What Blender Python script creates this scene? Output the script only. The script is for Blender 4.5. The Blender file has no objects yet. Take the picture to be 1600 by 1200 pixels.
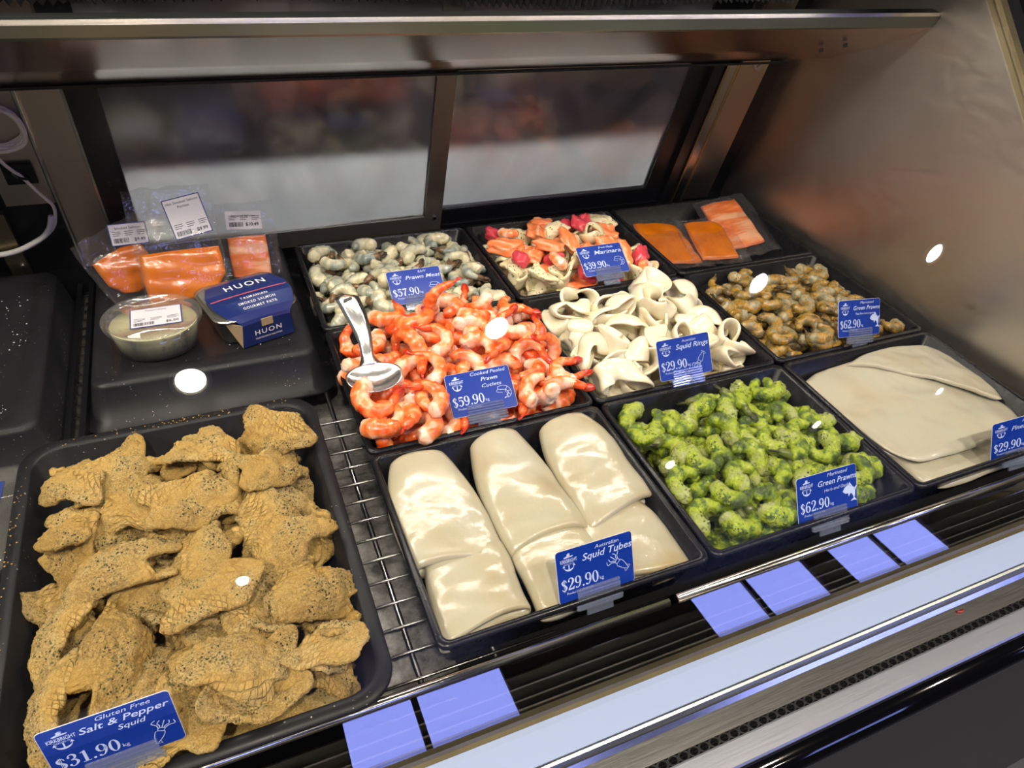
import bpy, math, random
import numpy as np
from mathutils import Matrix, Vector, noise as mnoise

# ------------------------------------------------------------------ camera, world, light
SC = bpy.context.scene
COL = SC.collection
SC.view_settings.view_transform = 'Standard'
SC.view_settings.look = 'None'
SC.view_settings.gamma = 1
SC.view_settings.use_curve_mapping = False
SC.view_settings.exposure = 0.0
SC.cycles.transparent_max_bounces = 24
SC.cycles.max_bounces = 10
SC.cycles.sample_clamp_indirect = 4.0

def zxz(a, b, c):
    return Matrix.Rotation(a, 3, 'Z') @ Matrix.Rotation(b, 3, 'X') @ Matrix.Rotation(c, 3, 'Z')
cd = bpy.data.cameras.new('camera')
cam = bpy.data.objects.new('camera', cd)
COL.objects.link(cam)
cd.sensor_width = 36
cd.lens = 1083.0 / 1600 * 36
cd.clip_start = 0.01
cam.matrix_world = Matrix.Translation((-.0985, -.9632, .5168)) @ zxz(-.46775, .88878, .10736).to_4x4()
SC.camera = cam

W_ = bpy.data.worlds.new('world'); SC.world = W_; W_.use_nodes = True
bg = W_.node_tree.nodes['Background']
bg.inputs[0].default_value = (.82, .78, .74, 1); bg.inputs[1].default_value = .42

def area_light(name, loc, size, power, col, rot=(0, 0, 0), size_y=None, spread=180, shape='DISK'):
    l = bpy.data.lights.new(name, 'AREA'); l.energy = power; l.color = col; l.size = size
    l.shape = shape
    if size_y: l.shape = 'RECTANGLE'; l.size_y = size_y
    l.spread = math.radians(spread)
    o = bpy.data.objects.new(name, l); COL.objects.link(o); o.location = loc; o.rotation_euler = rot
    return o
WARM = (1.0, .89, .74)
DOWN = [(-1.44, -1.70), (-.28, -1.70), (.88, -1.70), (2.23, -1.70), (3.42, -1.70)]
DOWN2 = [(-.28, -2.77), (1.96, -2.77), (3.02, -2.77), (4.08, -2.77)]
PW = 22.0
for (x, y) in DOWN: area_light('downlight_lamp', (x, y, 1.985), .068, PW, WARM, spread=120)
for (x, y) in DOWN2: area_light('small_downlight_lamp', (x, y, 1.985), .045, 7, WARM, spread=120)
# unseen fill lamps, added behind the sliding doors and past the left end
area_light('back_room_fill', (.25, 1.3, 1.9), .6, 10, (.93, .96, 1.0))  # added to light what shows through the door panes
area_light('bench_fill', (.25, .50, .95), .5, 6, (.95, .97, 1.0), rot=(math.radians(-14), 0, 0), size_y=.12, spread=120)  # added close over the bench to brighten the lower panes
area_light('left_fill', (-1.9, -.9, 1.985), 1.2, 56, WARM, size_y=.6)  # added to brighten the steel end panel from the left
STRIP = area_light('strip_lamp', (.07, -.290, .4040), 1.20, 3.7, (1.0, .92, .80), size_y=.014)

def s2l(c):
    return tuple(((v / 12.92) if v <= .04045 else ((v + .055) / 1.055) ** 2.4) for v in c)
def hexc(h):
    return s2l(tuple(int(h[i:i + 2], 16) / 255 for i in (0, 2, 4)))

# ------------------------------------------------------------------ materials
class NT:
    def __init__(s, name):
        s.m = bpy.data.materials.new(name); s.m.use_nodes = True
        s.t = s.m.node_tree; s.t.nodes.clear()
        s.out = s.t.nodes.new('ShaderNodeOutputMaterial')
    def n(s, typ, ins=None, **props):
        nd = s.t.nodes.new('ShaderNode' + typ)
        for k, v in props.items(): setattr(nd, k, v)
        for k, v in (ins or {}).items(): s.set(nd.inputs[k], v)
        return nd
    def set(s, sock, v):
        if isinstance(v, bpy.types.NodeSocket): s.t.links.new(v, sock)
        elif isinstance(v, bpy.types.Node): s.t.links.new(v.outputs[0], sock)
        else:
            if isinstance(v, (tuple, list)) and len(v) == 3 and sock.type == 'RGBA': v = tuple(v) + (1,)
            sock.default_value = v
    def co(s, scale=(1, 1, 1), kind='Object'):
        tc = s.n('TexCoord')
        mp = s.n('Mapping', {'Vector': tc.outputs[kind], 'Scale': scale})
        return mp.outputs[0]
    def noise(s, scale, co=None, detail=3, rough=.5, dist=0):
        return s.n('TexNoise', {'Vector': co or s.co(), 'Scale': scale, 'Detail': detail, 'Roughness': rough, 'Distortion': dist}).outputs[0]
    def ramp(s, fac, stops):
        r = s.n('ValToRGB', {'Fac': fac}); e = r.color_ramp.elements
        while len(e) < len(stops): e.new(.5)
        for i, (p, c) in enumerate(stops):
            e[i].position = p
            e[i].color = (c, c, c, 1) if isinstance(c, (int, float)) else tuple(c) + (1,)
        return r.outputs[0]
    def mix(s, fac, a, b, mode='MIX'):
        m = s.n('Mix', data_type='RGBA', blend_type=mode)
        s.set(m.inputs[0], fac); s.set(m.inputs[6], a); s.set(m.inputs[7], b)
        return m.outputs[2]
    def math(s, op, a, b=0.0, c=None):
        m = s.n('Math', operation=op); s.set(m.inputs[0], a); s.set(m.inputs[1], b)
        if c is not None: s.set(m.inputs[2], c)
        return m.outputs[0]
    def bump(s, h, strength=.3, dist=.001):
        return s.n('Bump', {'Height': h, 'Strength': strength, 'Distance': dist}).outputs[0]
    def attr(s, name):
        return s.n('Attribute', attribute_name=name)
    def pbr(s, **k):
        p = s.n('BsdfPrincipled')
        mp = dict(base='Base Color', rough='Roughness', metal='Metallic', normal='Normal', sss='Subsurface Weight',
                  spec='Specular IOR Level', trans='Transmission Weight', ior='IOR', coat='Coat Weight', coatr='Coat Roughness',
                  emis='Emission Color', emis_s='Emission Strength', alpha='Alpha', aniso='Anisotropic')
        for kk, v in k.items():
            if kk == 'sss_r':
                p.inputs['Subsurface Radius'].default_value = v; continue
            if kk == 'sss_s':
                p.inputs['Subsurface Scale'].default_value = v; continue
            s.set(p.inputs[mp[kk]], v)
        s.t.links.new(p.outputs[0], s.out.inputs[0])
        return p
M = {}
def plain(name, col, rough=.5, metal=0.0, **k):
    t = NT(name); t.pbr(base=hexc(col) if isinstance(col, str) else col, rough=rough, metal=metal, **k); M[name] = t.m
    return t.m

# black melamine with faint scuffs
t = NT('black_melamine'); n1 = t.noise(40, detail=5)
sc = t.noise(260, t.co((1, .12, 1)), 2)
t.pbr(base=(.0075, .0078, .009), rough=t.ramp(n1, [(.3, .2), (.7, .34)]), spec=.3, normal=t.bump(sc, .05, .0004)); M['melamine'] = t.m
# matt black pans with salt like flecks
t = NT('black_pan'); n1 = t.noise(18, detail=6)
v = t.n('TexVoronoi', {'Vector': t.co(), 'Scale': 190.0}).outputs[0]
dens = t.ramp(t.noise(14, detail=3), [(.5, 0.0), (.66, 1.0)])
spk = t.math('MULTIPLY', t.ramp(v, [(.05, 1.0), (.16, 0.0)]), dens)
t.pbr(spec=.22, base=t.mix(spk, t.mix(n1, (.009, .0095, .011), (.016, .016, .018)), (.42, .40, .36)), rough=t.ramp(n1, [(.3, .3), (.7, .5)]),
      normal=t.bump(t.noise(120, detail=4), .12, .0006)); M['pan'] = t.m
def steel(name, col, rough, sc=(1, 1, 1), amt=.12, s=30, b=.05):
    t = NT(name); n1 = t.noise(s, t.co(sc), 5, .6); n2 = t.noise(6, detail=4)
    t.pbr(base=t.mix(n2, tuple(c * .8 for c in col), col), rough=t.math('ADD', t.math('MULTIPLY', n1, amt), rough), metal=1.0,
          normal=t.bump(n1, b, .0006)); M[name] = t.m
steel('steel_wall', (.64, .60, .54), .28, (3, 1, 3), .26, 40, .28)
steel('steel_door', (.70, .61, .52), .26, (20, 1, 1), .14, 30, .05)
steel('steel_bright', (.80, .79, .77), .12, (1, 40, 40), .1, 20, .04)
steel('steel_trim', (.66, .65, .62), .17, (1, 60, 60), .12, 20, .05)
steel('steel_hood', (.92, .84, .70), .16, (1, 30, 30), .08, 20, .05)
steel('brass_edge', (.40, .34, .20), .3)
steel('spoon_steel', (.80, .80, .80), .2, (1, 1, 1), .1, 60, .05)
steel('rack_steel', (.42, .42, .41), .22)
t = NT('deck_steel'); n1 = t.noise(38, detail=6, rough=.7)
t.pbr(base=t.mix(t.ramp(n1, [(.35, 0.0), (.65, 1.0)]), (.10, .095, .085), (.46, .45, .42)), rough=.38, metal=.65, normal=t.bump(n1, .4, .002)); M['deck'] = t.m
plain('black_frame', '0c0d10', .35)
t = NT('dirty_black_frame'); n1 = t.ramp(t.noise(70, detail=7, rough=.75), [(.6, 0.0), (.72, 1.0)])
t.pbr(base=t.mix(n1, (.004, .0045, .006), (.10, .10, .09)), rough=.3); M['dirty_frame'] = t.m
plain('bronze_frame', '5d5850', .4, .5)
plain('black_gloss', '050507', .06)
plain('dark_floor', '2a2c33', .6)
plain('white_plastic', 'd8d5cc', .4)
plain('cable', 'dcd2b8', .6)
plain('paper', 'cfcdd2', .6)
plain('ink', '1a1a22', .7)
plain('label_blue', '1f3272', .5)
plain('kraft', '9a8566', .8)
plain('plaster', '4a4843', .95)
plain('dark_wall', '24221f', .9)
plain('red_bit', '7c1a1c', .5)
plain('foil', 'b9b6a8', .25, .9)
steel('sill_steel', (.46, .48, .54), .34, (1, 60, 60), .12, 20, .05)
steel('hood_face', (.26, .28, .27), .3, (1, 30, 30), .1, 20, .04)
plain('deck_black', '0b0c0e', .75, spec=.15)
t = NT('sky_tinted_enamel'); t.pbr(base=(.28, .345, .50), rough=.34, spec=.6, normal=t.bump(t.noise(20), .03, .001)); M['ledge'] = t.m  # white ledge; the blue cast of the skylight is put into its colour
t = NT('back_bench'); t.pbr(base=(.72, .74, .72), rough=.5); M['bench'] = t.m

def clear_mat(name, f0=.05, gain=1.0, rough=.02, tint=(1, 1, 1), dirt=0.0, dirtcol=(.6, .6, .6), bumpv=0.0, bs=60, milk=0.0):
    t = NT(name)
    g = t.n('NewGeometry')
    dp = t.n('VectorMath', operation='DOT_PRODUCT'); t.set(dp.inputs[0], g.outputs['Normal']); t.set(dp.inputs[1], g.outputs['Incoming'])
    c = t.math('ABSOLUTE', dp.outputs['Value'])
    f = t.math('POWER', t.math('SUBTRACT', 1.0, c), 5.0)
    f = t.math('MULTIPLY', t.math('ADD', t.math('MULTIPLY', f, 1 - f0), f0), gain)
    tr = t.n('BsdfTransparent', {'Color': tint})
    nrm = t.bump(t.noise(bs, detail=2), bumpv, .002) if bumpv else None
    gl = t.n('BsdfGlossy', {'Roughness': rough})
    if nrm: t.set(gl.inputs['Normal'], nrm)
    mx = t.n('MixShader', {0: f, 1: tr, 2: gl})
    last = mx
    if dirt or milk:
        df = t.n('BsdfDiffuse', {'Color': dirtcol})
        d = t.math('ADD', t.math('MULTIPLY', t.ramp(t.noise(9, t.co((1, 1, 1)), 7, .7, 1.0), [(.42, 0.0), (.75, 1.0)]), dirt), milk)
        last = t.n('MixShader', {0: d, 1: mx, 2: df})
    t.t.links.new(last.outputs[0], t.out.inputs[0]); M[name] = t.m
clear_mat('front_glass', .065, 1.0, .0)
clear_mat('bag_film', .06, .75, .04, (.97, .97, .97), bumpv=1.0, bs=90, milk=.02, dirtcol=(.7, .7, .72))
clear_mat('clip_plastic', .10, 1.3, .06, (.84, .88, .95), milk=.10, dirtcol=(.55, .62, .8))
clear_mat('tub_plastic', .07, 1.0, .08, (.96, .96, .94), milk=.05, dirtcol=(.75, .75, .7), bumpv=.2)
# fogged sliding panes: rough transmission with wiped dirt
t = NT('fogged_pane')
d = t.n('BsdfDiffuse', {'Color': (.5, .5, .49)})
r = t.n('BsdfRefraction', {'Roughness': .30, 'IOR': 1.12, 'Color': (.82, .82, .82)})
gl = t.n('BsdfGlossy', {'Roughness': .12, 'Color': (.9, .9, .9)})
dm = t.math('ADD', t.math('MULTIPLY', t.ramp(t.noise(5, t.co((1, 1, .6)), 8, .72, 1.5), [(.40, 0.0), (.70, 1.0)]), .30), .05)
m1 = t.n('MixShader', {0: dm, 1: r, 2: d}); m2 = t.n('MixShader', {0: .07, 1: m1, 2: gl})
t.t.links.new(m2.outputs[0], t.out.inputs[0]); M['pane'] = t.m

# foods
def food(name, stops, attr='pat', nscale=60, namt=.5, rough=.3, sss=.25, bump=.25, bscale=120, speck=None, coat=.25, bd=.0012, objvar=.08, spec=.5):
    t = NT(name)
    oi = t.n('ObjectInfo').outputs['Random']
    a = t.attr(attr).outputs['Fac']
    nz = t.noise(nscale, detail=4)
    f = t.math('ADD', a, t.math('MULTIPLY', t.math('SUBTRACT', nz, .5), namt))
    f = t.math('ADD', f, t.math('MULTIPLY', t.math('SUBTRACT', oi, .5), objvar))
    c = t.ramp(f, stops)
    if speck:
        for (sc_, lo, hi, colr, dn) in speck:
            v = t.n('TexVoronoi', {'Vector': t.co(), 'Scale': float(sc_)}).outputs[0]
            k = t.ramp(v, [(lo, 1.0), (hi, 0.0)])
            k = t.math('MULTIPLY', k, t.ramp(t.noise(sc_ * .16, detail=2), [(dn, 0.0), (dn + .12, 1.0)]))
            c = t.mix(k, c, colr)
    h = t.noise(bscale, detail=5, rough=.6)
    pp = t.pbr(base=c, rough=rough, sss=sss, sss_r=(1.0, .5, .3), sss_s=.006, normal=t.bump(h, bump, bd), coat=min(1.0, coat * 2), coatr=.045, spec=spec)
    t.t.links.new(pp.inputs['Normal'].links[0].from_socket, pp.inputs['Coat Normal'])
    M[name] = t.m
food('cooked_prawn', [(0.0, hexc('f8d8c4')), (.36, hexc('f5b796')), (.56, hexc('f08a4c')), (.82, hexc('ea5f1e')), (1.0, hexc('d93f12'))], namt=.95, nscale=95, rough=.26, coat=.45, bump=.5, bscale=150)
food('cooked_tail', [(0.0, hexc('f06a28')), (.5, hexc('e2401c')), (1.0, hexc('c42418'))], namt=.6, rough=.22, coat=.4)
food('raw_prawn', [(0.0, hexc('dcd2ac')), (.45, hexc('c3bd9e')), (.75, hexc('9a9f90')), (1.0, hexc('6c7873'))], namt=.7, nscale=80, rough=.16, coat=.7, sss=.3, bump=.5, bscale=130)
food('raw_tail', [(0.0, hexc('7d5f3f')), (.5, hexc('54402b')), (1.0, hexc('2a2119'))], namt=.8, rough=.25)
food('spiced_prawn', [(0.0, hexc('a39b7a')), (.35, hexc('7d7a60')), (.62, hexc('a47e2a')), (.8, hexc('7a662c')), (1.0, hexc('47432e'))], namt=1.2, nscale=70, rough=.2, coat=.6, bump=.8, bscale=200, bd=.0018,
     speck=[(230, .2, .42, hexc('c08a24'), .42), (300, .16, .3, hexc('3a2e18'), .5)])
food('spiced_tail', [(0.0, hexc('7b6235')), (.5, hexc('554a30')), (1.0, hexc('2b2619'))], namt=.8, rough=.25)
food('herb_prawn', [(0.0, hexc('a8b070')), (.3, hexc('98a63c')), (.55, hexc('a2b61c')), (.8, hexc('617c12')), (1.0, hexc('384a10'))], namt=1.7, nscale=85, rough=.3, coat=.45, sss=.12, bump=1.0, bscale=260, bd=.003,
     speck=[(260, .18, .4, hexc('2f440c'), .44), (200, .2, .42, hexc('b4c83c'), .48), (330, .2, .34, hexc('1f2c0a'), .5)])
food('herb_tail', [(0.0, hexc('6b7a2a')), (.5, hexc('4a4f28')), (1.0, hexc('2a2f18'))], namt=.8, rough=.3)
food('squid_white', [(0.0, hexc('efe3bf')), (.5, hexc('ebe3ca')), (1.0, hexc('d2bd88'))], namt=.5, nscale=30, rough=.24, coat=.35, sss=.35, bump=.1, bscale=40)
food('squid_tube', [(0.0, hexc('b6b29c')), (.5, hexc('b3ab90')), (1.0, hexc('a39168'))], namt=.5, nscale=22, rough=.3, coat=.4, sss=.3, bump=.35, bscale=60, bd=.002)
food('squid_sheet', [(0.0, hexc('b5b5a2')), (.5, hexc('b8b19b')), (1.0, hexc('a89d7d'))], namt=.5, nscale=14, rough=.28, coat=.3, sss=.3, bump=.2, bscale=30, bd=.002)
# crumbed salt and pepper squid with knife scoring
t = NT('pepper_squid')
oi = t.n('ObjectInfo').outputs['Random']
nz = t.noise(38, detail=4); crumb = t.noise(760, detail=4, rough=.6)
c = t.ramp(t.math('ADD', nz, t.math('MULTIPLY', t.math('SUBTRACT', oi, .5), .2)), [(.3, hexc('b28f44')), (.5, hexc('c8a75e')), (.7, hexc('d3ba7e'))])
clump = t.ramp(t.noise(24, detail=4), [(.38, .25), (.6, 1.0)])
c = t.mix(t.math('MULTIPLY', clump, t.ramp(crumb, [(.40, .8), (.54, 0.0)])), c, hexc('957640'))
c = t.mix(t.math('MULTIPLY', clump, t.ramp(crumb, [(.56, 0.0), (.68, .9)])), c, hexc('e0c88a'))
for (s_, lo, hi, cl, dn) in ((280, .16, .28, '1e160c', .50), (320, .2, .34, '6a6830', .50), (210, .12, .22, '3a2010', .54)):
    v = t.n('TexVoronoi', {'Vector': t.co(), 'Scale': float(s_)}).outputs[0]
    k = t.math('MULTIPLY', t.ramp(v, [(lo, 1.0), (hi, 0.0)]), t.ramp(t.noise(s_ * .12, detail=2), [(dn, 0.0), (dn + .1, 1.0)]))
    c = t.mix(k, c, hexc(cl))
uv = t.n('UVMap').outputs[0]
wn = t.n('TexWave', {'Vector': uv, 'Scale': 5.5, 'Distortion': 1.2, 'Detail': 2.0}, wave_type='BANDS', bands_direction='DIAGONAL').outputs[1]
wn2 = t.n('TexWave', {'Vector': uv, 'Scale': 7.5, 'Distortion': 1.2, 'Detail': 2.0}, wave_type='BANDS', bands_direction='X').outputs[1]
gro = t.math('MINIMUM', t.ramp(wn, [(.0, 0.0), (.12, 1.0)]), t.ramp(wn2, [(.0, 0.0), (.1, 1.0)]))
gm = t.ramp(t.noise(14, detail=2), [(.38, 0.0), (.48, 1.0)])
gro = t.math('MAXIMUM', gro, gm)
c = t.mix(t.math('MULTIPLY', t.math('SUBTRACT', 1.0, gro), .38), c, hexc('6e5226'))
hh = t.math('ADD', t.math('MULTIPLY', crumb, t.ramp(t.noise(20, detail=3), [(.35, .25), (.65, 1.0)])), t.math('MULTIPLY', gro, .5))
t.pbr(base=c, rough=.55, sss=.12, sss_r=(1, .6, .3), sss_s=.004, normal=t.bump(hh, 1.0, .0040)); M['pepper_squid'] = t.m
# smoked salmon skin and flesh
t = NT('salmon_skin'); a = t.noise(24, t.co((1, 1, 1)), 5, .6); w2 = t.noise(90, t.co((.2, 1, 1)), 4)
t.pbr(base=t.mix(w2, t.ramp(a, [(.3, hexc('a84600')), (.55, hexc('d06600')), (.75, hexc('e08408'))]), hexc('d07408')), rough=.25, coat=.5, coatr=.06,
      normal=t.bump(t.noise(60, detail=4), .5, .002)); M['salmon_skin'] = t.m
t = NT('salmon_flesh'); w2 = t.noise(70, t.co((.25, 1.2, 1)), 4)
t.pbr(base=t.ramp(w2, [(.35, hexc('d96a34')), (.5, hexc('e8854c')), (.62, hexc('e9ad84'))]), rough=.22, coat=.7, coatr=.08, sss=.1, sss_s=.004, normal=t.bump(w2, .5, .0015)); M['salmon_flesh'] = t.m
plain('salmon_pink', 'e08a68', .35, sss=.2, sss_s=.005)
plain('tuna_red', 'cf4450', .28, sss=.2, sss_s=.005, coat=.4)
t = NT('herbed_cream'); v = t.n('TexVoronoi', {'Vector': t.co(), 'Scale': 190.0}).outputs[0]
k = t.math('MULTIPLY', t.ramp(v, [(.2, 1.0), (.34, 0.0)]), t.ramp(t.noise(45, detail=2), [(.47, 0.0), (.56, 1.0)]))
t.pbr(base=t.mix(k, t.ramp(t.noise(40), [(.3, hexc('e3d3a0')), (.7, hexc('e9dfc0'))]), hexc('5d7a2a')), rough=.25, coat=.4, sss=.3, sss_s=.005, normal=t.bump(t.noise(60), .3, .002)); M['herbed_cream'] = t.m
t = NT('salmon_cube'); w2 = t.noise(110, t.co((.3, 1.2, 1)), 3)
t.pbr(base=t.ramp(w2, [(.35, hexc('ee7a42')), (.55, hexc('f0925c')), (.66, hexc('f3bd98'))]), rough=.25, coat=.4, sss=.25, sss_s=.005, normal=t.bump(w2, .3, .001)); M['salmon_cube'] = t.m
t = NT('herb_dip'); v = t.n('TexVoronoi', {'Vector': t.co(), 'Scale': 150.0}).outputs[0]
k = t.math('MULTIPLY', t.ramp(v, [(.2, 1.0), (.38, 0.0)]), t.ramp(t.noise(30, detail=2), [(.48, 0.0), (.62, .8)]))
t.pbr(base=t.mix(k, t.ramp(t.noise(30), [(.3, hexc('c2bf94')), (.7, hexc('d6d2ae'))]), hexc('7c8358')), rough=.4, sss=.2, sss_s=.005, normal=t.bump(t.noise(50), .5, .003)); M['dip'] = t.m
# tag and pack print
t = NT('tag_blue'); t.pbr(base=hexc('0a3190'), rough=.3, coat=.1, spec=.35, coatr=.12); M['tag_blue'] = t.m
plain('tag_white', 'b9c9ee', .5)
plain('tag_edge', 'c9cdd8', .5)
t = NT('carton_blue'); t.pbr(base=hexc('17275f'), rough=.3, coat=.4, coatr=.15, normal=t.bump(t.noise(30), .1, .001)); M['carton'] = t.m
plain('carton_white', 'e6e6ea', .5)
plain('carton_red', 'b0525c', .5)
plain('downlight_glow', 'ffffff', .5, emis=(1, .9, .75, 1), emis_s=40.0)
t = NT('window_daylight'); t.pbr(base=(.1, .1, .1), emis=(.30, .355, 1.0, 1), emis_s=9.0); M['daylight'] = t.m

# ------------------------------------------------------------------ mesh helpers
def mesh(name, V, F, mats=None, smooth=True, pat=None, uv=None, fm=None):
    me = bpy.data.meshes.new(name)
    me.from_pydata([tuple(map(float, v)) for v in V], [], [tuple(int(i) for i in f) for f in F])
    if smooth: me.polygons.foreach_set('use_smooth', [True] * len(me.polygons))
    for m_ in (mats or []): me.materials.append(M[m_] if isinstance(m_, str) else m_)
    if fm is not None: me.polygons.foreach_set('material_index', [int(i) for i in fm])
    if pat is not None:
        a = me.attributes.new('pat', 'FLOAT', 'POINT'); a.data.foreach_set('value', [float(x) for x in pat])
    if uv is not None:
        l = me.uv_layers.new(name='UVMap')
        vi = np.zeros(len(me.loops), int); me.loops.foreach_get('vertex_index', vi)
        l.data.foreach_set('uv', np.asarray(uv, float)[vi].ravel())
    me.update(); me.validate()
    return me
def link(name, me, parent=None, loc=(0, 0, 0), rot=None, mat=None):
    o = bpy.data.objects.new(name, me); COL.objects.link(o)
    o.location = loc
    if rot is not None:
        if isinstance(rot, Matrix): o.rotation_euler = rot.to_3x3().to_euler()
        else: o.rotation_euler = rot
    if parent: o.parent = parent
    if mat and me: me.materials.clear(); me.materials.append(M[mat])
    return o
def tag(o, label, cat, group=None, kind=None):
    o['label'] = label; o['category'] = cat
    if group: o['group'] = group
    if kind: o['kind'] = kind
    return o
def struct(o, label=None, cat=None):
    o['kind'] = 'structure'
    if label: o['label'] = label
    if cat: o['category'] = cat
    return o
def empty(name, loc=(0, 0, 0), rot=(0, 0, 0)):
    o = bpy.data.objects.new(name, None); COL.objects.link(o); o.location = loc
    o.rotation_euler = rot.to_3x3().to_euler() if isinstance(rot, Matrix) else rot
    o.empty_display_size = .01
    return o
class MB:
    def __init__(s): s.V = []; s.F = []; s.sm = True
    def add(s, V, F):
        b = len(s.V); s.V += [tuple(v) for v in V]; s.F += [tuple(i + b for i in f) for f in F]; return s
    def box(s, a, b, c=0.0):
        (x0, y0, z0), (x1, y1, z1) = a, b
        if c <= 0:
            V = [(x, y, z) for z in (z0, z1) for y in (y0, y1) for x in (x0, x1)]
            return s.add(V, [(0, 2, 3, 1), (4, 5, 7, 6), (0, 1, 5, 4), (2, 6, 7, 3), (0, 4, 6, 2), (1, 3, 7, 5)])
        hx, hy = (x1 - x0) / 2, (y1 - y0) / 2; cx, cy = (x0 + x1) / 2, (y0 + y1) / 2
        V, F = rloft([(hx - c, hy - c, c * .3, z0), (hx, hy, c, z0 + c), (hx, hy, c, z1 - c), (hx - c, hy - c, c * .3, z1)], 3)
        return s.add([(v[0] + cx, v[1] + cy, v[2]) for v in V], F)
    def tube(s, pts, r, n=10, cap=True):
        V, F = tube(pts, r, n, cap); return s.add(V, F)
    def link(s, name, mat, parent=None, smooth=False, **k):
        return link(name, mesh(name, s.V, s.F, [mat], smooth), parent, **k)
def rring(hx, hy, r, z, nc):
    r = max(r, 1e-5); P = []
    for (sx, sy, a0) in ((1, 1, 0), (-1, 1, 90), (-1, -1, 180), (1, -1, 270)):
        for k in range(nc + 1):
            a = math.radians(a0 + 90 * k / nc)
            P.append((sx * (hx - r) + r * math.cos(a), sy * (hy - r) + r * math.sin(a), z))
    return P
def rloft(loops, nc=5, cap0=True, cap1=True):
    V = []; F = []; n = 4 * (nc + 1)
    for (hx, hy, r, z) in loops: V += rring(hx, hy, r, z, nc)
    for k in range(len(loops) - 1):
        for i in range(n):
            j = (i + 1) % n
            F.append((k * n + i, k * n + j, (k + 1) * n + j, (k + 1) * n + i))
    if cap0: F.append(tuple(reversed(range(n))))
    if cap1: F.append(tuple(range((len(loops) - 1) * n, len(loops) * n)))
    return V, F
def frames(P):
    P = np.asarray(P, float); T = np.gradient(P, axis=0); T /= np.linalg.norm(T, axis=1)[:, None] + 1e-12
    up = np.array([0, 0, 1.]) if abs(T[0][2]) < .9 else np.array([1., 0, 0])
    A = []
    a = np.cross(T[0], up); a /= np.linalg.norm(a)
    for tt in T:
        a = a - tt * (a @ tt); a /= np.linalg.norm(a) + 1e-12; A.append(a)
    A = np.array(A); B = np.cross(T, A)
    return T, A, B
def tube(pts, r, n=10, cap=True):
    P = np.asarray(pts, float); T, A, B = frames(P)
    r = np.broadcast_to(np.asarray(r, float), (len(P),)); V = []; F = []
    for k in range(len(P)):
        for i in range(n):
            a = 2 * math.pi * i / n
            V.append(P[k] + (A[k] * math.cos(a) + B[k] * math.sin(a)) * r[k])
    for k in range(len(P) - 1):
        for i in range(n):
            j = (i + 1) % n; F.append((k * n + i, k * n + j, (k + 1) * n + j, (k + 1) * n + i))
    if cap: F.append(tuple(reversed(range(n)))); F.append(tuple(range((len(P) - 1) * n, len(P) * n)))
    return V, F
def extrude_x(profile, x0, x1, closed=True, nx=1, dz=None):
    """profile: list of (y,z)"""
    n = len(profile); V = []; F = []
    for k in range(nx + 1):
        x = x0 + (x1 - x0) * k / nx
        V += [(x, y, z) for (y, z) in profile]
    for k in range(nx):
        for i in range(n if closed else n - 1):
            j = (i + 1) % n
            F.append((k * n + i, (k + 1) * n + i, (k + 1) * n + j, k * n + j))
    if closed: F.append(tuple(range(n))); F.append(tuple(reversed(range(nx * n, nx * n + n))))
    return V, F
def smoothcurve(P, n):
    P = np.asarray(P, float); m = len(P); out = []
    for t_ in np.linspace(0, m - 1, n):
        i = min(int(t_), m - 2); u = t_ - i
        p0, p1, p2, p3 = P[max(i - 1, 0)], P[i], P[i + 1], P[min(i + 2, m - 1)]
        out.append(.5 * ((2 * p1) + (-p0 + p2) * u + (2 * p0 - 5 * p1 + 4 * p2 - p3) * u * u + (-p0 + 3 * p1 - 3 * p2 + p3) * u ** 3))
    return np.array(out)
def nz(v, s, off=0.0):
    return mnoise.noise(Vector((v[0] * s + off, v[1] * s + off * .7, v[2] * s - off)))

# ------------------------------------------------------------------ printed lettering
_tc = {}
def text_vf(body, size, shear=0.0, bold=0.0, sx=1.0, align='LEFT', spacing=1.0):
    key = (body, shear, bold, spacing)
    if key not in _tc:
        cu = bpy.data.curves.new('t', 'FONT'); cu.body = body; cu.size = 1.0; cu.shear = shear; cu.offset = bold
        cu.space_character = spacing; cu.resolution_u = 3
        ob = bpy.data.objects.new('t', cu); COL.objects.link(ob)
        dg = bpy.context.evaluated_depsgraph_get()
        me = bpy.data.meshes.new_from_object(ob.evaluated_get(dg))
        V = np.array([v.co[:] for v in me.vertices]) if len(me.vertices) else np.zeros((0, 3)); F = [tuple(p.vertices) for p in me.polygons]
        bpy.data.objects.remove(ob); bpy.data.curves.remove(cu); bpy.data.meshes.remove(me)
        _tc[key] = (V, F)
    V, F = _tc[key]; V = V.copy() * size; V[:, 0] *= sx
    if len(V):
        w = V[:, 0].max()
        if align == 'CENTER': V[:, 0] -= w / 2
        if align == 'RIGHT': V[:, 0] -= w
    return V, F
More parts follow.
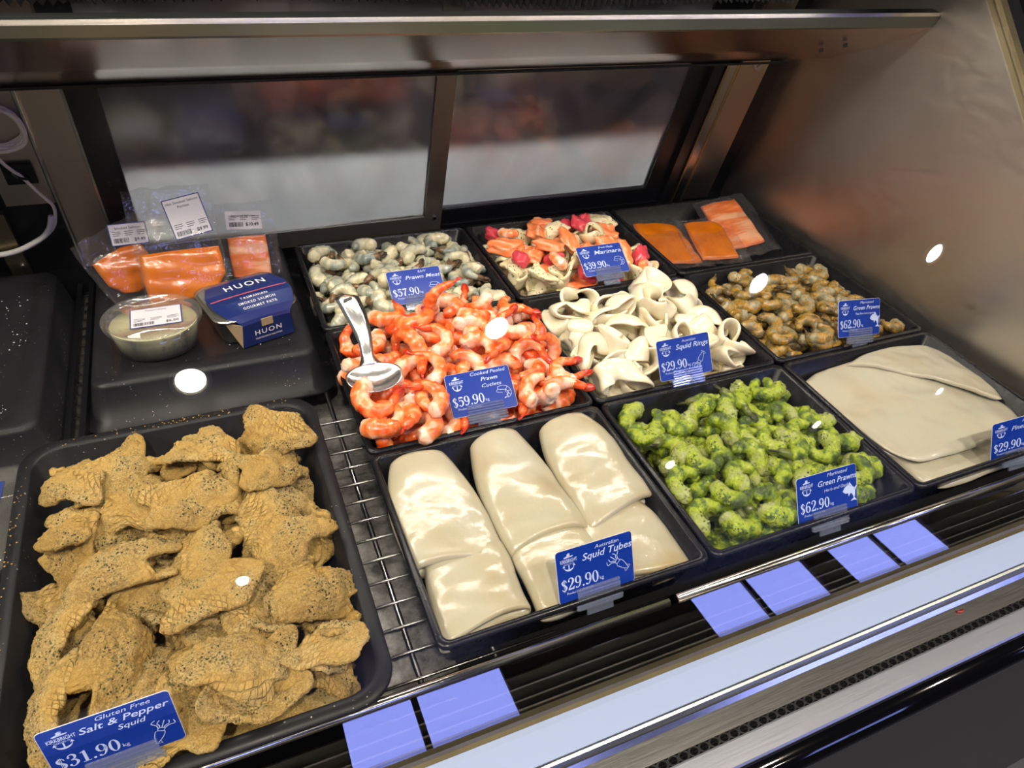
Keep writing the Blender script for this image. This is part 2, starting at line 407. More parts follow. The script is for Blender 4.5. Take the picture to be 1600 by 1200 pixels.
class Print:
    """flat print gathered in card coordinates (x, y) then laid on a surface"""
    def __init__(s): s.V = []; s.F = []
    def add(s, V, F, ox=0, oy=0):
        b = len(s.V); s.V += [(v[0] + ox, v[1] + oy) for v in V]; s.F += [tuple(i + b for i in f) for f in F]; return s
    def text(s, body, x, y, size, fit=None, **k):
        V, F = text_vf(body, size, **k)
        if fit and len(V):
            w = V[:, 0].max() - V[:, 0].min(); V[:, 0] *= fit / w
        return s.add(V, F, x, y)
    def stroke(s, pts, w, ox=0, oy=0, sc=1.0, closed=False):
        P = np.array([(p[0], p[1]) for p in pts], float) * sc
        n = len(P)
        if closed: P = np.vstack([P, P[:1]]); n += 1
        W = [(p[2] if len(p) > 2 else w) * sc for p in pts]
        if closed: W.append(W[0])
        T = np.gradient(P, axis=0); T /= np.linalg.norm(T, axis=1)[:, None] + 1e-9
        N = np.stack([-T[:, 1], T[:, 0]], 1); V = []; F = []
        for i in range(n):
            V.append(P[i] + N[i] * W[i] / 2); V.append(P[i] - N[i] * W[i] / 2)
        for i in range(n - 1): F.append((2 * i, 2 * i + 1, 2 * i + 3, 2 * i + 2))
        return s.add(V, F, ox, oy)
    def poly(s, pts, ox=0, oy=0, sc=1.0):
        return s.add([(p[0] * sc, p[1] * sc) for p in pts], [tuple(range(len(pts)))], ox, oy)
    def rect(s, x0, y0, x1, y1): return s.poly([(x0, y0), (x1, y0), (x1, y1), (x0, y1)])
    def link(s, name, mat, parent, z=.0004, fn=None, **k):
        V = [(fn(x, y) if fn else (x, y, z)) for (x, y) in s.V]
        return link(name, mesh(name, V, s.F, [mat], False), parent, **k)
def ring_glyph(cx, cy, a, b, ia, ib, n=22):
    V = []; F = []
    for i in range(n):
        th = 2 * math.pi * i / n
        V.append((cx + a * math.cos(th), cy + b * math.sin(th))); V.append((cx + ia * math.cos(th), cy + ib * math.sin(th)))
    for i in range(n):
        j = (i + 1) % n; F.append((2 * i, 2 * j, 2 * j + 1, 2 * i + 1))
    return V, F
def disc_glyph(cx, cy, r, n=12):
    return [(cx + r * math.cos(2 * math.pi * i / n), cy + r * math.sin(2 * math.pi * i / n)) for i in range(n)], [tuple(range(n))]
def glyph(pr, ch, x, y, h):
    """serif numerals drawn as thick and thin strokes; returns advance"""
    def st(pts, w=.06):
        c = smoothcurve([(p[0], p[1], p[2] if len(p) > 2 else w) for p in pts], max(8, len(pts) * 4))
        pr.stroke([tuple(q) for q in c], w, x, y, h)
    def ad(VF): pr.add([(a * h, b * h) for a, b in VF[0]], VF[1], x, y)
    if ch == '0': ad(ring_glyph(.30, .48, .28, .50, .13, .45)); return .62 * h
    if ch == '9':
        ad(ring_glyph(.29, .68, .27, .31, .12, .26)); st([(.48, .75, .15), (.50, .5, .15), (.42, .2, .10), (.28, .04, .06), (.1, .02, .03)]); ad(disc_glyph(.13, .09, .07)); return .62 * h
    if ch == '6':
        ad(ring_glyph(.31, .30, .27, .31, .12, .26)); st([(.12, .25, .15), (.10, .5, .15), (.18, .8, .10), (.32, .95, .06), (.5, .98, .03)]); ad(disc_glyph(.47, .9, .07)); return .62 * h
    if ch == '2':
        st([(.08, .74, .05), (.14, .9, .07), (.3, .97, .08), (.46, .86, .14), (.46, .66, .15), (.32, .42, .12), (.16, .22, .07), (.05, .08, .05)])
        ad(disc_glyph(.12, .73, .07)); pr.poly([(.04, 0), (.52, 0), (.57, .24), (.5, .24), (.44, .13), (.06, .13)], x, y, h); return .60 * h
    if ch == '5':
        pr.poly([(.14, .96), (.5, .96), (.54, .82), (.14, .82)], x, y, h); st([(.14, .96, .04), (.12, .52, .04)])
        st([(.12, .54, .04), (.3, .62, .08), (.47, .48, .15), (.47, .24, .15), (.3, .03, .08), (.08, .08, .04)]); ad(disc_glyph(.12, .12, .07)); return .60 * h
    if ch == '7':
        pr.poly([(.06, .96), (.56, .96), (.56, .88), (.5, .80), (.1, .80), (.06, .7)], x, y, h); st([(.5, .86, .06), (.34, .5, .12), (.26, .2, .15), (.25, 0, .16)]); return .60 * h
    if ch == '3':
        st([(.08, .8, .04), (.16, .93, .07), (.32, .97, .08), (.44, .82, .14), (.4, .62, .10), (.2, .53, .05)])
        st([(.2, .53, .05), (.42, .46, .10), (.49, .26, .15), (.36, .06, .09), (.2, .01, .06), (.06, .1, .04)]); ad(disc_glyph(.12, .78, .07)); ad(disc_glyph(.11, .14, .07)); return .60 * h
    if ch == '1':
        pr.poly([(.22, 0), (.38, 0), (.38, .98), (.1, .86), (.1, .81), (.22, .84)], x, y, h); pr.poly([(.1, 0), (.5, 0), (.5, .05), (.1, .05)], x, y, h); return .58 * h
    if ch == '.': ad(disc_glyph(.12, .07, .08)); return .27 * h
    if ch == '$':
        st([(.5, .74, .04), (.42, .92, .07), (.26, .95, .09), (.12, .8, .14), (.18, .62, .15), (.38, .45, .15), (.48, .27, .15), (.38, .06, .09), (.2, .02, .07), (.07, .2, .04)])
        st([(.26, 1.06, .035), (.26, -.1, .035)]); st([(.34, 1.06, .035), (.34, -.1, .035)]); return .60 * h
    return .3 * h

def price_print(pr, s, x, y, h, kg=True):
    for ch in s: x += glyph(pr, ch, x, y, h if ch != '$' else h * .92)
    if kg: pr.text('kg', x + .0004, y + .001, h * .42)
    return x

def logo_print(pr, cx, cy, s=1.0):
    pr.add(*disc_glyph(cx, cy + .0068 * s, .0016 * s)); pr.poly([(cx - .0042 * s, cy + .0046 * s), (cx + .0042 * s, cy + .0052 * s), (cx + .005 * s, cy + .0062 * s), (cx - .002 * s, cy + .0066 * s), (cx - .005 * s, cy + .0056 * s)])
    pr.stroke([(cx - .0015 * s, cy + .0082 * s), (cx + .0004 * s, cy + .009 * s), (cx + .002 * s, cy + .008 * s)], .0006 * s)
    V, F = text_vf('KIRKBRIGHT', .0052 * s, bold=.01); V[:, 0] *= .0175 * s / V[:, 0].max(); pr.add(V, F, cx - .0088 * s, cy)
    V, F = text_vf('SEAFOOD CO', .0022 * s); V[:, 0] *= .0105 * s / V[:, 0].max(); pr.add(V, F, cx - .0053 * s, cy - .0025 * s)
    arc = [(cx + .0052 * s * math.cos(a), cy - .0038 * s + .0042 * s * math.sin(a), (.0016 * math.sin(-a) ** 2 + .0003) * s) for a in np.linspace(-math.pi, 0, 12)]
    pr.stroke(arc, .001); pr.stroke([(cx, cy - .0028 * s), (cx, cy - .0078 * s)], .001 * s)
    for sg in (-1, 1): pr.poly([(cx + sg * .0066 * s, cy - .0042 * s), (cx + sg * .0038 * s, cy - .0042 * s), (cx + sg * .0054 * s, cy - .002 * s)])

def pic_prawn(pr, cx, cy, s, w=.00045):
    a = [(cx - 1.0 * s, cy + .9 * s), (cx - .2 * s, cy + 1.0 * s), (cx + .5 * s, cy + .75 * s), (cx + .95 * s, cy + .1 * s), (cx + .9 * s, cy - .6 * s), (cx + .45 * s, cy - 1.0 * s), (cx + .05 * s, cy - .9 * s)]
    b = [(cx - 1.0 * s, cy + .45 * s), (cx - .3 * s, cy + .35 * s), (cx + .25 * s, cy + .2 * s), (cx + .5 * s, cy - .15 * s), (cx + .4 * s, cy - .5 * s), (cx + .1 * s, cy - .6 * s)]
    A = smoothcurve(a, 24); B = smoothcurve(b, 24)
    pr.stroke(A, w); pr.stroke(B, w); pr.stroke([a[0], b[0]], w)
    for k in (8, 12, 16, 20): pr.stroke([A[k], B[k]], w)
    for k in (9, 12, 15, 18): pr.stroke([B[k], B[k] + np.array([-.25 * s, -.3 * s])], w)
    pr.stroke(smoothcurve([(cx - 1.0 * s, cy + .6 * s), (cx - 1.3 * s, cy + .1 * s), (cx - .4 * s, cy - .1 * s)], 8), w)
    pr.stroke([A[-1], A[-1] + np.array([-.3 * s, -.15 * s])], w * 2)
def pic_squid(pr, cx, cy, s, ang, w=.00045):
    ca, sa = math.cos(ang), math.sin(ang)
    def R(p): return (cx + s * (p[0] * ca - p[1] * sa), cy + s * (p[0] * sa + p[1] * ca))
    pr.stroke([R(p) for p in smoothcurve([(0, .45), (.6, .5), (1.4, .3), (2.0, 0), (1.4, -.3), (.6, -.5), (0, -.45), (0, .45)], 26)], w)
    pr.stroke([R(p) for p in [(1.5, .28), (1.9, .6), (2.0, 0), (1.9, -.6), (1.5, -.28)]], w)
    pr.stroke([R(p) for p in smoothcurve([(0, .3), (-.45, .35), (-.5, 0), (-.45, -.35), (0, -.3)], 12)], w)
    for k, (q, e) in enumerate(((.35, 1.0), (.18, .5), (0, 0), (-.18, -.5), (-.35, -1.0))):
        pr.stroke([R(p) for p in smoothcurve([(-.45, q), (-.9, q + e * .3), (-1.2, q + e * .9), (-1.7, q + e * .6)], 10)], w * 1.3)
def pic_fish(pr, cx, cy, s):
    up = smoothcurve([(-1.0, .35), (-.6, .85), (0, .95), (.55, .7), (.85, .1), (.8, -.6)], 18)
    lo = smoothcurve([(-1.0, .3), (-.6, .0), (-.1, -.05), (.3, -.15), (.5, -.45), (.6, -.8)], 18)
    V = []; F = []
    for a, b in zip(up, lo): V += [(cx + a[0] * s, cy + a[1] * s), (cx + b[0] * s, cy + b[1] * s)]
    for i in range(17): F.append((2 * i, 2 * i + 1, 2 * i + 3, 2 * i + 2))
    pr.add(V, F)
    pr.poly([(-.15, .9), (.05, 1.35), (.5, .7)], cx, cy, s); pr.poly([(.75, .5), (1.15, .75), (.9, .1)], cx, cy, s)
    pr.poly([(.7, -.7), (1.1, -1.2), (.7, -1.05), (.1, -1.1)], cx, cy, s); pr.poly([(-.2, 0), (-.15, -.45), (.15, -.1)], cx, cy, s)

# ------------------------------------------------------------------ the shop around the case
b = MB().box((-3.2, -4.6, -1.02), (7.6, 3.4, -1.0)); o = b.link('floor', 'dark_floor'); struct(o, 'dark grey vinyl shop floor', 'floor')
b = MB().box((-3.2, -4.6, 2.0), (7.6, 3.4, 2.05)); o = b.link('ceiling', 'plaster'); struct(o, 'plain shop ceiling with downlights', 'ceiling')
# front wall with bays of windows
WZ0, WZ1 = 1.18, 1.92
bays = [(.03, .965), (2.334, 3.29), (3.53, 4.455)]
b = MB(); xs = -3.2
for (x0, x1) in bays:
    b.box((xs, -4.12, -1.0), (x0, -4.0, 2.0)); b.box((x0, -4.12, -1.0), (x1, -4.0, WZ0)); b.box((x0, -4.12, WZ1), (x1, -4.0, 2.0)); xs = x1
b.box((xs, -4.12, -1.0), (7.6, -4.0, 2.0)); o = b.link('wall_front', 'dark_wall'); struct(o, 'dark shop front wall with window openings', 'wall')
mull = {0: [.434], 1: [2.78], 2: [3.97]}
for k, (x0, x1) in enumerate(bays):
    e = empty('window_%d' % (k + 1), ((x0 + x1) / 2, -4.06, WZ0)); struct(e, 'tall daylight window in the shop front', 'window')
    cx = (x0 + x1) / 2
    MB().box((x0 - cx, .015, 0), (x1 - cx, .025, WZ1 - WZ0)).link('pane', 'daylight', e)
    fr = MB()
    for m_ in mull[k]: fr.box((m_ - cx - .018, .026, 0), (m_ - cx + .018, .05, WZ1 - WZ0))
    fr.box((x0 - cx, .026, .0), (x1 - cx, .05, .03)).link('window_frame', 'black_frame', e)
b = MB().box((-3.2, 2.6, -1.0), (7.6, 2.7, 2.0)); struct(b.link('wall_back', 'dark_wall'), 'dark wall of the preparation room', 'wall')
for i, (x, y) in enumerate(DOWN + DOWN2):
    r = .05 if i < len(DOWN) else .028
    e = empty('downlight', (x, y, 1.988)); tag(e, ('large ceiling downlight ' if i < 5 else 'small ceiling downlight ') + ['beyond the left end of the case', 'mirrored in the glass over the upturned pan', 'mirrored in the glass over the cooked prawns', 'mirrored in the glass over the yellow prawns', 'mirrored in the glass before the end panel', 'mirrored over the pepper squid', 'mirrored over the left of the herb prawns', 'mirrored over the right of the herb prawns', 'mirrored over the flat squid sheets'][i], 'ceiling light', 'downlights in the shop ceiling')
    n = 24; V = []; F = []
    for (rr, zz) in ((r + .004, -.002), (r + .02, -.002), (r + .02, .011), (r + .004, .011)):
        V += [(rr * math.cos(2 * math.pi * k / n), rr * math.sin(2 * math.pi * k / n), zz) for k in range(n)]
    for q in range(4):
        for k in range(n): F.append((q * n + k, q * n + (k + 1) % n, ((q + 1) % 4) * n + (k + 1) % n, ((q + 1) % 4) * n + k))
    link('trim_ring', mesh('trim_ring', V, F, ['white_plastic']), e)
    V = [(r * math.cos(2 * math.pi * k / n), r * math.sin(2 * math.pi * k / n), .006) for k in range(n)]
    V += [(v[0], v[1], .011) for v in V]
    link('lens', mesh('lens', V, [tuple(reversed(range(n))), tuple(range(n, 2 * n))] + [(k, (k + 1) % n, n + (k + 1) % n, n + k) for k in range(n)], ['downlight_glow']), e)
# preparation room behind the sliding doors
e = empty('preparation_bench', (.3, .30, -1.0)); tag(e, 'pale bench seen blurred through the lower part of the sliding doors', 'bench')
MB().box((-1.1, -.17, .92), (1.1, .13, .955)).link('bench_top', 'bench', e)
for sx in (-1.05, 1.0):
    for sy in (-.16, .08): MB().box((sx, sy, 0), (sx + .04, sy + .04, .92)).link('leg', 'steel_trim', e)
b = MB()
plain('apron_red', '4a2420', .8)
V, F = rloft([(.12, .14, .03, 0), (.14, .16, .03, .3), (.13, .15, .03, .3), (.11, .13, .03, .02)], 4); cm = mesh('storage_crate', V, F, ['apron_red'])
tag(link('storage_crate', cm, None, (.14, 1.25, -.25)), 'dull red crate blurred behind the left sliding door', 'crate', 'crates behind the doors')
tag(link('storage_crate', cm, None, (.95, 1.25, -.25)), 'dull red crate blurred behind the right sliding door', 'crate', 'crates behind the doors')
e = empty('storage_shelf', (.3, 1.25, -1.0)); tag(e, 'dark low shelf in the room behind the doors', 'shelf')
MB().box((-.8, -.2, .72), (1.2, .2, .749)).link('shelf_board', 'dark_wall', e)
for sx in (-.75, 1.1):
    MB().box((sx, -.02, 0), (sx + .04, .02, .72)).link('leg', 'steel_trim', e)

# ------------------------------------------------------------------ case shell
XL, XR = -.62, .83
o = MB().box((XR, -.775, -.09), (XR + .03, .26, .62)).link('wall_right', 'steel_wall'); 
# the panel follows the slope of the glass at the front
prof = [(-.79, -.12), (-.757, 0.0), (-.328 - .0, .396), (-.285, .44), (.02, .44), (.20, -.12)]
V = [(XR, y, z) for y, z in prof] + [(XR + .03, y, z) for y, z in prof]; n = len(prof)
me = mesh('wall_right', V, [tuple(reversed(range(n))), tuple(range(n, 2 * n))] + [(i, (i + 1) % n, n + (i + 1) % n, n + i) for i in range(n)], ['steel_wall', 'black_frame'], False, fm=[0] + [1] * (n + 1))
o.data = me; struct(o, 'brushed steel end panel of the case', 'wall')
# slim brassy edge where the glass meets the end panel
d = Vector((0, .459, .425)).normalized(); p0 = Vector((XR - .006, -.757, .0)); p1 = Vector((XR - .006, -.305, .4185))
q = [p0, p1]; b = MB(); nn = Vector((0, -d.z, d.y))
V = []
for p in q:
    for (ax, an) in ((0, 0), (.012, 0), (.012, -.014), (0, -.014)): V.append(p + Vector((ax, 0, 0)) + nn * an)
b.add(V, [(0, 1, 2, 3), (7, 6, 5, 4)] + [(i, 4 + i, 4 + (i + 1) % 4, (i + 1) % 4) for i in range(4)])
struct(b.link('trim_1', 'brass_edge'), 'brassy edge strip of the end panel', 'trim')

TL = math.radians(13)
REARM = Matrix.Translation((0, .045, 0)) @ Matrix.Rotation(TL, 4, 'X')    # local z runs up the doors, local -y faces the customer
def rear(x, s, off=0.0):
    v = REARM @ Vector((x, -off, s)); return v
def rear_box(name, mat, x0, x1, s0, s1, o0, o1, c=0.0, parent=None):
    b = MB().box((x0, -o1, s0), (x1, -o0, s1), c)
    o = b.link(name, mat, parent)
    if parent is None: o.matrix_world = REARM
    return o
# floor of the well, under the rack
o = MB().box((XL, -.757, -.115), (XR, .10, -.105)).link('case_floor', 'deck'); struct(o, 'stained steel floor of the case well', 'floor')
o = MB().box((XL, .055, -.105), (XR, .065, -.012)).link('trim_2', 'black_frame'); struct(o, 'black rear skirting of the case', 'trim')
o = rear_box('trim_3', 'black_frame', -.23, .70, -.030, -.012, -.006, .010); struct(o, 'black sill under the sliding doors', 'trim')

def door(name, x0, x1, s0, s1, off, fw, mat, label, side=('L', 'R', 'B', 'T')):
    e = empty(name); e.matrix_world = REARM; struct(e, label, 'door')
    lw, rw, bw = fw
    MB().box((x0, -off - .012, s0), (x0 + lw, -off, s1)).link('stile', 'dirty_frame' if lw > .03 else mat, e)
    MB().box((x1 - rw, -off - .012, s0), (x1, -off, s1)).link('stile', mat, e)
    MB().box((x0 + lw, -off - .012, s0), (x1 - rw, -off, s0 + bw)).link('rail', mat, e)
    MB().box((x0 + lw, -off - .012, .302), (x1 - rw, -off, .318)).link('rail', 'black_frame', e)
    MB().box((x0 + lw, -off - .008, s0 + bw), (x1 - rw, -off - .004, s1)).link('pane', 'pane', e)
    return e
d1 = door('door_1', -.226, .238, -.010, .42, 0.012, (.033, .028, .030), 'bronze_frame', 'left sliding glass door of the case')
d2 = door('door_2', .222, .668, -.012, .42, -.004, (.014, .035, .030), 'black_frame', 'right sliding glass door of the case')
scr = MB(); scr.add(*tube([(.226, -.0245, .018), (.226, -.0265, .018)], .0028, 12)); scr.link('screw', 'steel_bright', d1)
# steel posts and panels either side of the doors
o = rear_box('wall_left', 'steel_door', -.275, -.232, -.02, .45, -.01, .004); struct(o, 'steel rear post left of the doors', 'wall')
o = rear_box('trim_4', 'steel_trim', -.2315, -.2265, -.02, .45, -.01, .016, .0012); struct(o, 'bright folded edge of the left rear post', 'trim')
o = rear_box('trim_5', 'steel_trim', -.279, -.275, -.02, .45, -.01, .010, .001); struct(o, 'bright outer edge of the left rear post', 'trim')
o = rear_box('trim_6', 'black_frame', -.62, -.279, -.06, .45, -.02, -.004); struct(o, 'dark rear panel at the left end', 'trim')
o = rear_box('wall_left_end', 'steel_door', -.335, -.281, .09, .45, -.004, .003); struct(o, 'steel plate behind the cable coil', 'wall')
e = empty('steel_bracket'); e.matrix_world = REARM; tag(e, 'tan steel upright with a screw, lower left behind the upturned pan', 'bracket')
MB().box((-.362, -.012, -.05), (-.340, -.004, .085)).link('upright', 'brass_edge', e)
s_ = MB(); s_.add(*tube([(-.346, -.012, .000), (-.346, -.0145, .000)], .003, 12)); s_.link('screw', 'steel_bright', e)
# right of the doors: black track, bright angle, bronze post
o = rear_box('trim_7', 'black_frame', .668, .684, -.02, .45, -.01, .018); struct(o, 'black door track at the right', 'trim')
o = rear_box('trim_8', 'black_frame', .686, .694, -.02, .45, -.01, .012); struct(o, 'second black door track at the right', 'trim')
o = rear_box('trim_9', 'brass_edge', .696, .700, -.02, .45, -.01, .016, .001); struct(o, 'brassy folded edge of the right post', 'trim')
o = rear_box('trim_10', 'steel_trim', .700, .722, -.02, .45, -.01, .010); struct(o, 'bright steel angle of the right post', 'trim')
o = rear_box('trim_11', 'brass_edge', .722, .725, -.02, .45, -.01, .013, .001); struct(o, 'brassy inner edge of the right post', 'trim')
o = rear_box('wall_right_rear', 'steel_door', .725, .790, -.02, .45, -.01, .004); struct(o, 'steel rear post at the right', 'wall')
o = rear_box('trim_12', 'black_frame', .790, .829, -.02, .45, -.02, -.006); struct(o, 'dark recess beside the end panel', 'trim')

# hood duct across the top
def hoodpts(x):
    f = (x + .18) / 1.01
    P = []
    for (y, z0, z1) in ((-.255, .3565, .362), (-.252, .3465, .349), (-.250, .3440, .3470), (-.175, .3000, .3035), (-.165, .2950, .2985), (-.097, .2660, .2685), (-.0200, .2450, .2460)):
        P.append((y, z0 + (z1 - z0) * f))
    P += [(-.035, .300 + .006 * f), (-.24, .3625 + .0055 * f), (-.2535, .3605 + .0055 * f)]
    return P
def hood_mesh(x0, x1, nx=12):
    V = []; F = []
    for k in range(nx + 1):
        x = x0 + (x1 - x0) * k / nx; V += [(x, y, z) for (y, z) in hoodpts(x)]
    n = len(hoodpts(0))
    for k in range(nx):
        for i in range(n):
            j = (i + 1) % n; F.append((k * n + i, (k + 1) * n + i, (k + 1) * n + j, k * n + j))
    F.append(tuple(range(n))); F.append(tuple(reversed(range(nx * n, nx * n + n))))
    return V, F
e = empty('light_hood', (0, 0, 0)); tag(e, 'long stainless steel hood running across the top of the case', 'hood')
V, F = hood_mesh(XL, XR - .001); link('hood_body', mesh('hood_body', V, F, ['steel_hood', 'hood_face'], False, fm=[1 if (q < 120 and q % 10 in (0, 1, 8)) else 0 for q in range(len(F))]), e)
b = MB(); f0 = lambda x: (x + .18) / 1.01
V = []
for x in (-.30, .745):
    z = .2660 + .0025 * f0(x)
    V += [(x, -.100, z - .0015), (x, -.100, z - .0045), (x, -.021, .2415), (x, -.021, .2445)]
b.add(V, [(3, 2, 1, 0), (4, 5, 6, 7)] + [(i, 4 + i, 4 + (i + 1) % 4, (i + 1) % 4)[::-1] for i in range(4)]); b.link('rear_lip', 'black_frame', e)
for (x, y, z) in ((.735, -.2035, .3175), (.712, -.187, .3070)):
    s_ = MB(); s_.add(*tube([(x, y, z), (x, y - .0022, z - .0035)], .003, 10)); s_.link('screw', 'bronze_frame', e)
o = MB().add(*tube([(.047, -.0195, .2405), (.053, -.0195, .2395), (.056, -.0195, .2415)], .0025, 8)).link('adhesive_blob', 'salmon_pink', None, True); tag(o, 'small brown drip of sealant under the hood edge', 'sealant')
# pleated black night blind along the very top
V = []; F = []; rnd = random.Random(5)
for k in range(261):
    x = -.45 + 1.17 * k / 260; jag = .0045 * (k % 2) + rnd.uniform(0, .003)
    dep = .006 * (k % 2)
    V += [(x, -.100 - dep, .3485 - jag - .004 * math.sin(k * .045)), (x, -.103 - dep, .412), (x, -.094 - dep, .412), (x, -.096 - dep, .3495 - jag - .004 * math.sin(k * .045))]
for k in range(260):
    for i in range(4): F.append((4 * k + i, 4 * k + 4 + i, 4 * k + 4 + (i + 1) % 4, 4 * k + (i + 1) % 4))
F += [(3, 2, 1, 0), (1040, 1041, 1042, 1043)]
plain('blind_fabric', '0a0b0f', .5)
o = link('night_blind', mesh('night_blind', V, F, ['blind_fabric'], False)); tag(o, 'pleated black night blind hanging along the top edge', 'blind')
o = MB().box((XL, -.30, .410), (XR, -.06, .44)).link('trim_13', 'black_frame'); struct(o, 'black top canopy of the case', 'trim')

e = empty('strip_light', (0, 0, 0)); tag(e, 'slim strip light under the canopy, just above the picture edge', 'light')
MB().box((-.54, -.300, .4052), (.68, -.280, .4099)).link('housing', 'white_plastic', e)
STRIP.parent = e
# white cable: coil, mount, drooping length
pts = []
for k in range(150):
    a = 2 * math.pi * k / 30 + 1.2; rr = .0245 + .0012 * math.sin(k * .9) + .00075 * (k // 30 - 2); oo = .006 + .0028 * (k // 30)
    pts.append(rear(-.306 + rr * math.cos(a), .203 + rr * 1.05 * math.sin(a), oo))
e = empty('cable_coil', rear(-.306, .203, 0)); tag(e, 'coil of white cable hung at the upper left', 'cable')
b = MB().tube([Vector(p) - e.location for p in pts], .0022, 8); b.link('coil', 'cable', e, True)
pts = [rear(x, s, o_) for x, s, o_ in ((-.316, .183, .012), (-.318, .165, .012), (-.311, .147, .010), (-.304, .136, .009), (-.296, .118, .010), (-.288, .103, .012), (-.283, .094, .014), (-.2845, .080, .016), (-.292, .063, .018), (-.310, .046, .018), (-.335, .033, .018), (-.38, .026, .018), (-.45, .03, .018))]
b = MB().tube([Vector(p) - e.location for p in smoothcurve(pts, 60)], .0021, 8); b.link('lead', 'cable', e, True)
b = MB().tube([Vector(p) - e.location for p in smoothcurve([rear(x, s, o_) for x, s, o_ in ((-.289, .080, .0165), (-.298, .060, .018), (-.318, .043, .018), (-.36, .028, .018), (-.45, .03, .018))], 40)], .0036, 8); b.link('sleeve', 'white_plastic', e, True)
e = empty('cable_mount'); e.matrix_world = REARM; tag(e, 'black square cable tie mount stuck on the left steel plate', 'cable mount')
MB().box((-.322, -.0075, .123), (-.289, -.0035, .153), .0012).link('pad', 'black_gloss', e)
MB().tube([(-.312, -.0075, .140), (-.307, -.0125, .137), (-.301, -.0115, .134), (-.297, -.0075, .131)], .0018, 6).link('tie', 'black_frame', e)
o = MB().tube([rear(x, s, o_) for x, s, o_ in ((.757, .248, .006), (.763, .240, .008), (.770, .243, .008), (.772, .250, .007), (.764, .252, .006), (.760, .244, .008), (.768, .238, .009), (.776, .244, .008))], .0011, 6).link('twist_tie', 'cable', None, True)
tag(o, 'small twisted white wire tie under the hood at the right', 'wire tie')

# ------------------------------------------------------------------ front of the case
GB = Vector((0, -.757, -.004)); GD = Vector((0, .459, .425)).normalized(); GN = Vector((0, -GD.z, GD.y))
V = []
for x in (XL, XR - .0065):
    for (s_, t_) in ((0, 0), (.66, 0), (.66, -.005), (0, -.005)): V.append(Vector((x, 0, 0)) + GB + GD * s_ + GN * t_)
o = link('front_glass', mesh('front_glass', V, [(0, 1, 2, 3), (7, 6, 5, 4)] + [(i, 4 + i, 4 + (i + 1) % 4, (i + 1) % 4) for i in range(4)], ['front_glass'], False)); tag(o, 'large sloping pane of front glass', 'glass pane')
o = link('glass_channel', mesh('gc', *extrude_x([(-.754, -.012), (-.754, -.006), (-.7605, -.0005), (-.7625, -.003), (-.7665, -.0035), (-.7665, -.012)], XL, 1.5), ['brass_edge'], False)); tag(o, 'narrow bronze channel holding the foot of the front glass', 'channel')
def barx(name, mat, y, z, r, x0, x1, label, cat, ry=None, group=None):
    n = 14; V = []; F = []
    for x in (x0, x1): V += [(x, y + r * math.cos(2 * math.pi * i / n), z + (ry or r) * math.sin(2 * math.pi * i / n)) for i in range(n)]
    F = [(i, n + i, n + (i + 1) % n, (i + 1) % n) for i in range(n)] + [tuple(reversed(range(n)))[::-1], tuple(range(n, 2 * n))[::-1]]
    me = mesh(name, V, F, [mat]); o = link(name, me); tag(o, label, cat, group); return o
barx('tray_rail', 'steel_bright', -.7125, .0, .0042, XL, .203, 'bright round steel rail in front of the squid trays', 'rail')
barx('tray_rail', 'steel_bright', -.7125, .0, .0042, .212, XR, 'bright round steel rail in front of the herb prawns', 'rail')
eg = empty('vent_grille', (0, 0, 0)); tag(eg, 'black air vent grille with thin steel slats inside the foot of the glass', 'grille')
for k, (y, z) in enumerate(((-.7225, -.012), (-.7325, -.013), (-.7425, -.012), (-.7505, -.009))):
    link('slat', mesh('s', *extrude_x([(y - .0012, z + .002), (y + .0008, z + .0005), (y + .0008, z - .02), (y - .0012, z - .02)], XL, XR), ['steel_trim'], False), eg)
MB().box((XL, -.752, -.034), (XR, -.700, -.033)).link('channel', 'black_gloss', eg)
# the ledge, sill and bumper in front, continuing past the end panel
X1 = 2.2
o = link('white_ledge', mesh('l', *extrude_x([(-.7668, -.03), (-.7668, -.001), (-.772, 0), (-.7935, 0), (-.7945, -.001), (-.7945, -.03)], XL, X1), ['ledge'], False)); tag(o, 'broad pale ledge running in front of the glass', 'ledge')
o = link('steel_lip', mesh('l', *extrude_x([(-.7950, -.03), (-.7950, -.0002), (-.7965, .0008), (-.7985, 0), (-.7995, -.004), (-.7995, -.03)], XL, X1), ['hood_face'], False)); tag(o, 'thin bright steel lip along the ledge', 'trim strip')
# sill with drain holes
e = empty('perforated_sill', (0, 0, 0)); tag(e, 'steel sill with a row of round vent holes', 'sill')
link('sloped_plate', mesh('l', *extrude_x([(-.7997, -.0105), (-.803, -.0135), (-.8190, -.0160), (-.8190, -.026), (-.7997, -.026)], XL, X1), ['steel_trim'], False), e)
link('front_plate', mesh('l', *extrude_x([(-.8256, -.0160), (-.8268, -.0160), (-.8425, -.0176), (-.8440, -.0190), (-.8440, -.030), (-.8256, -.030)], XL, X1), ['sill_steel'], False), e)
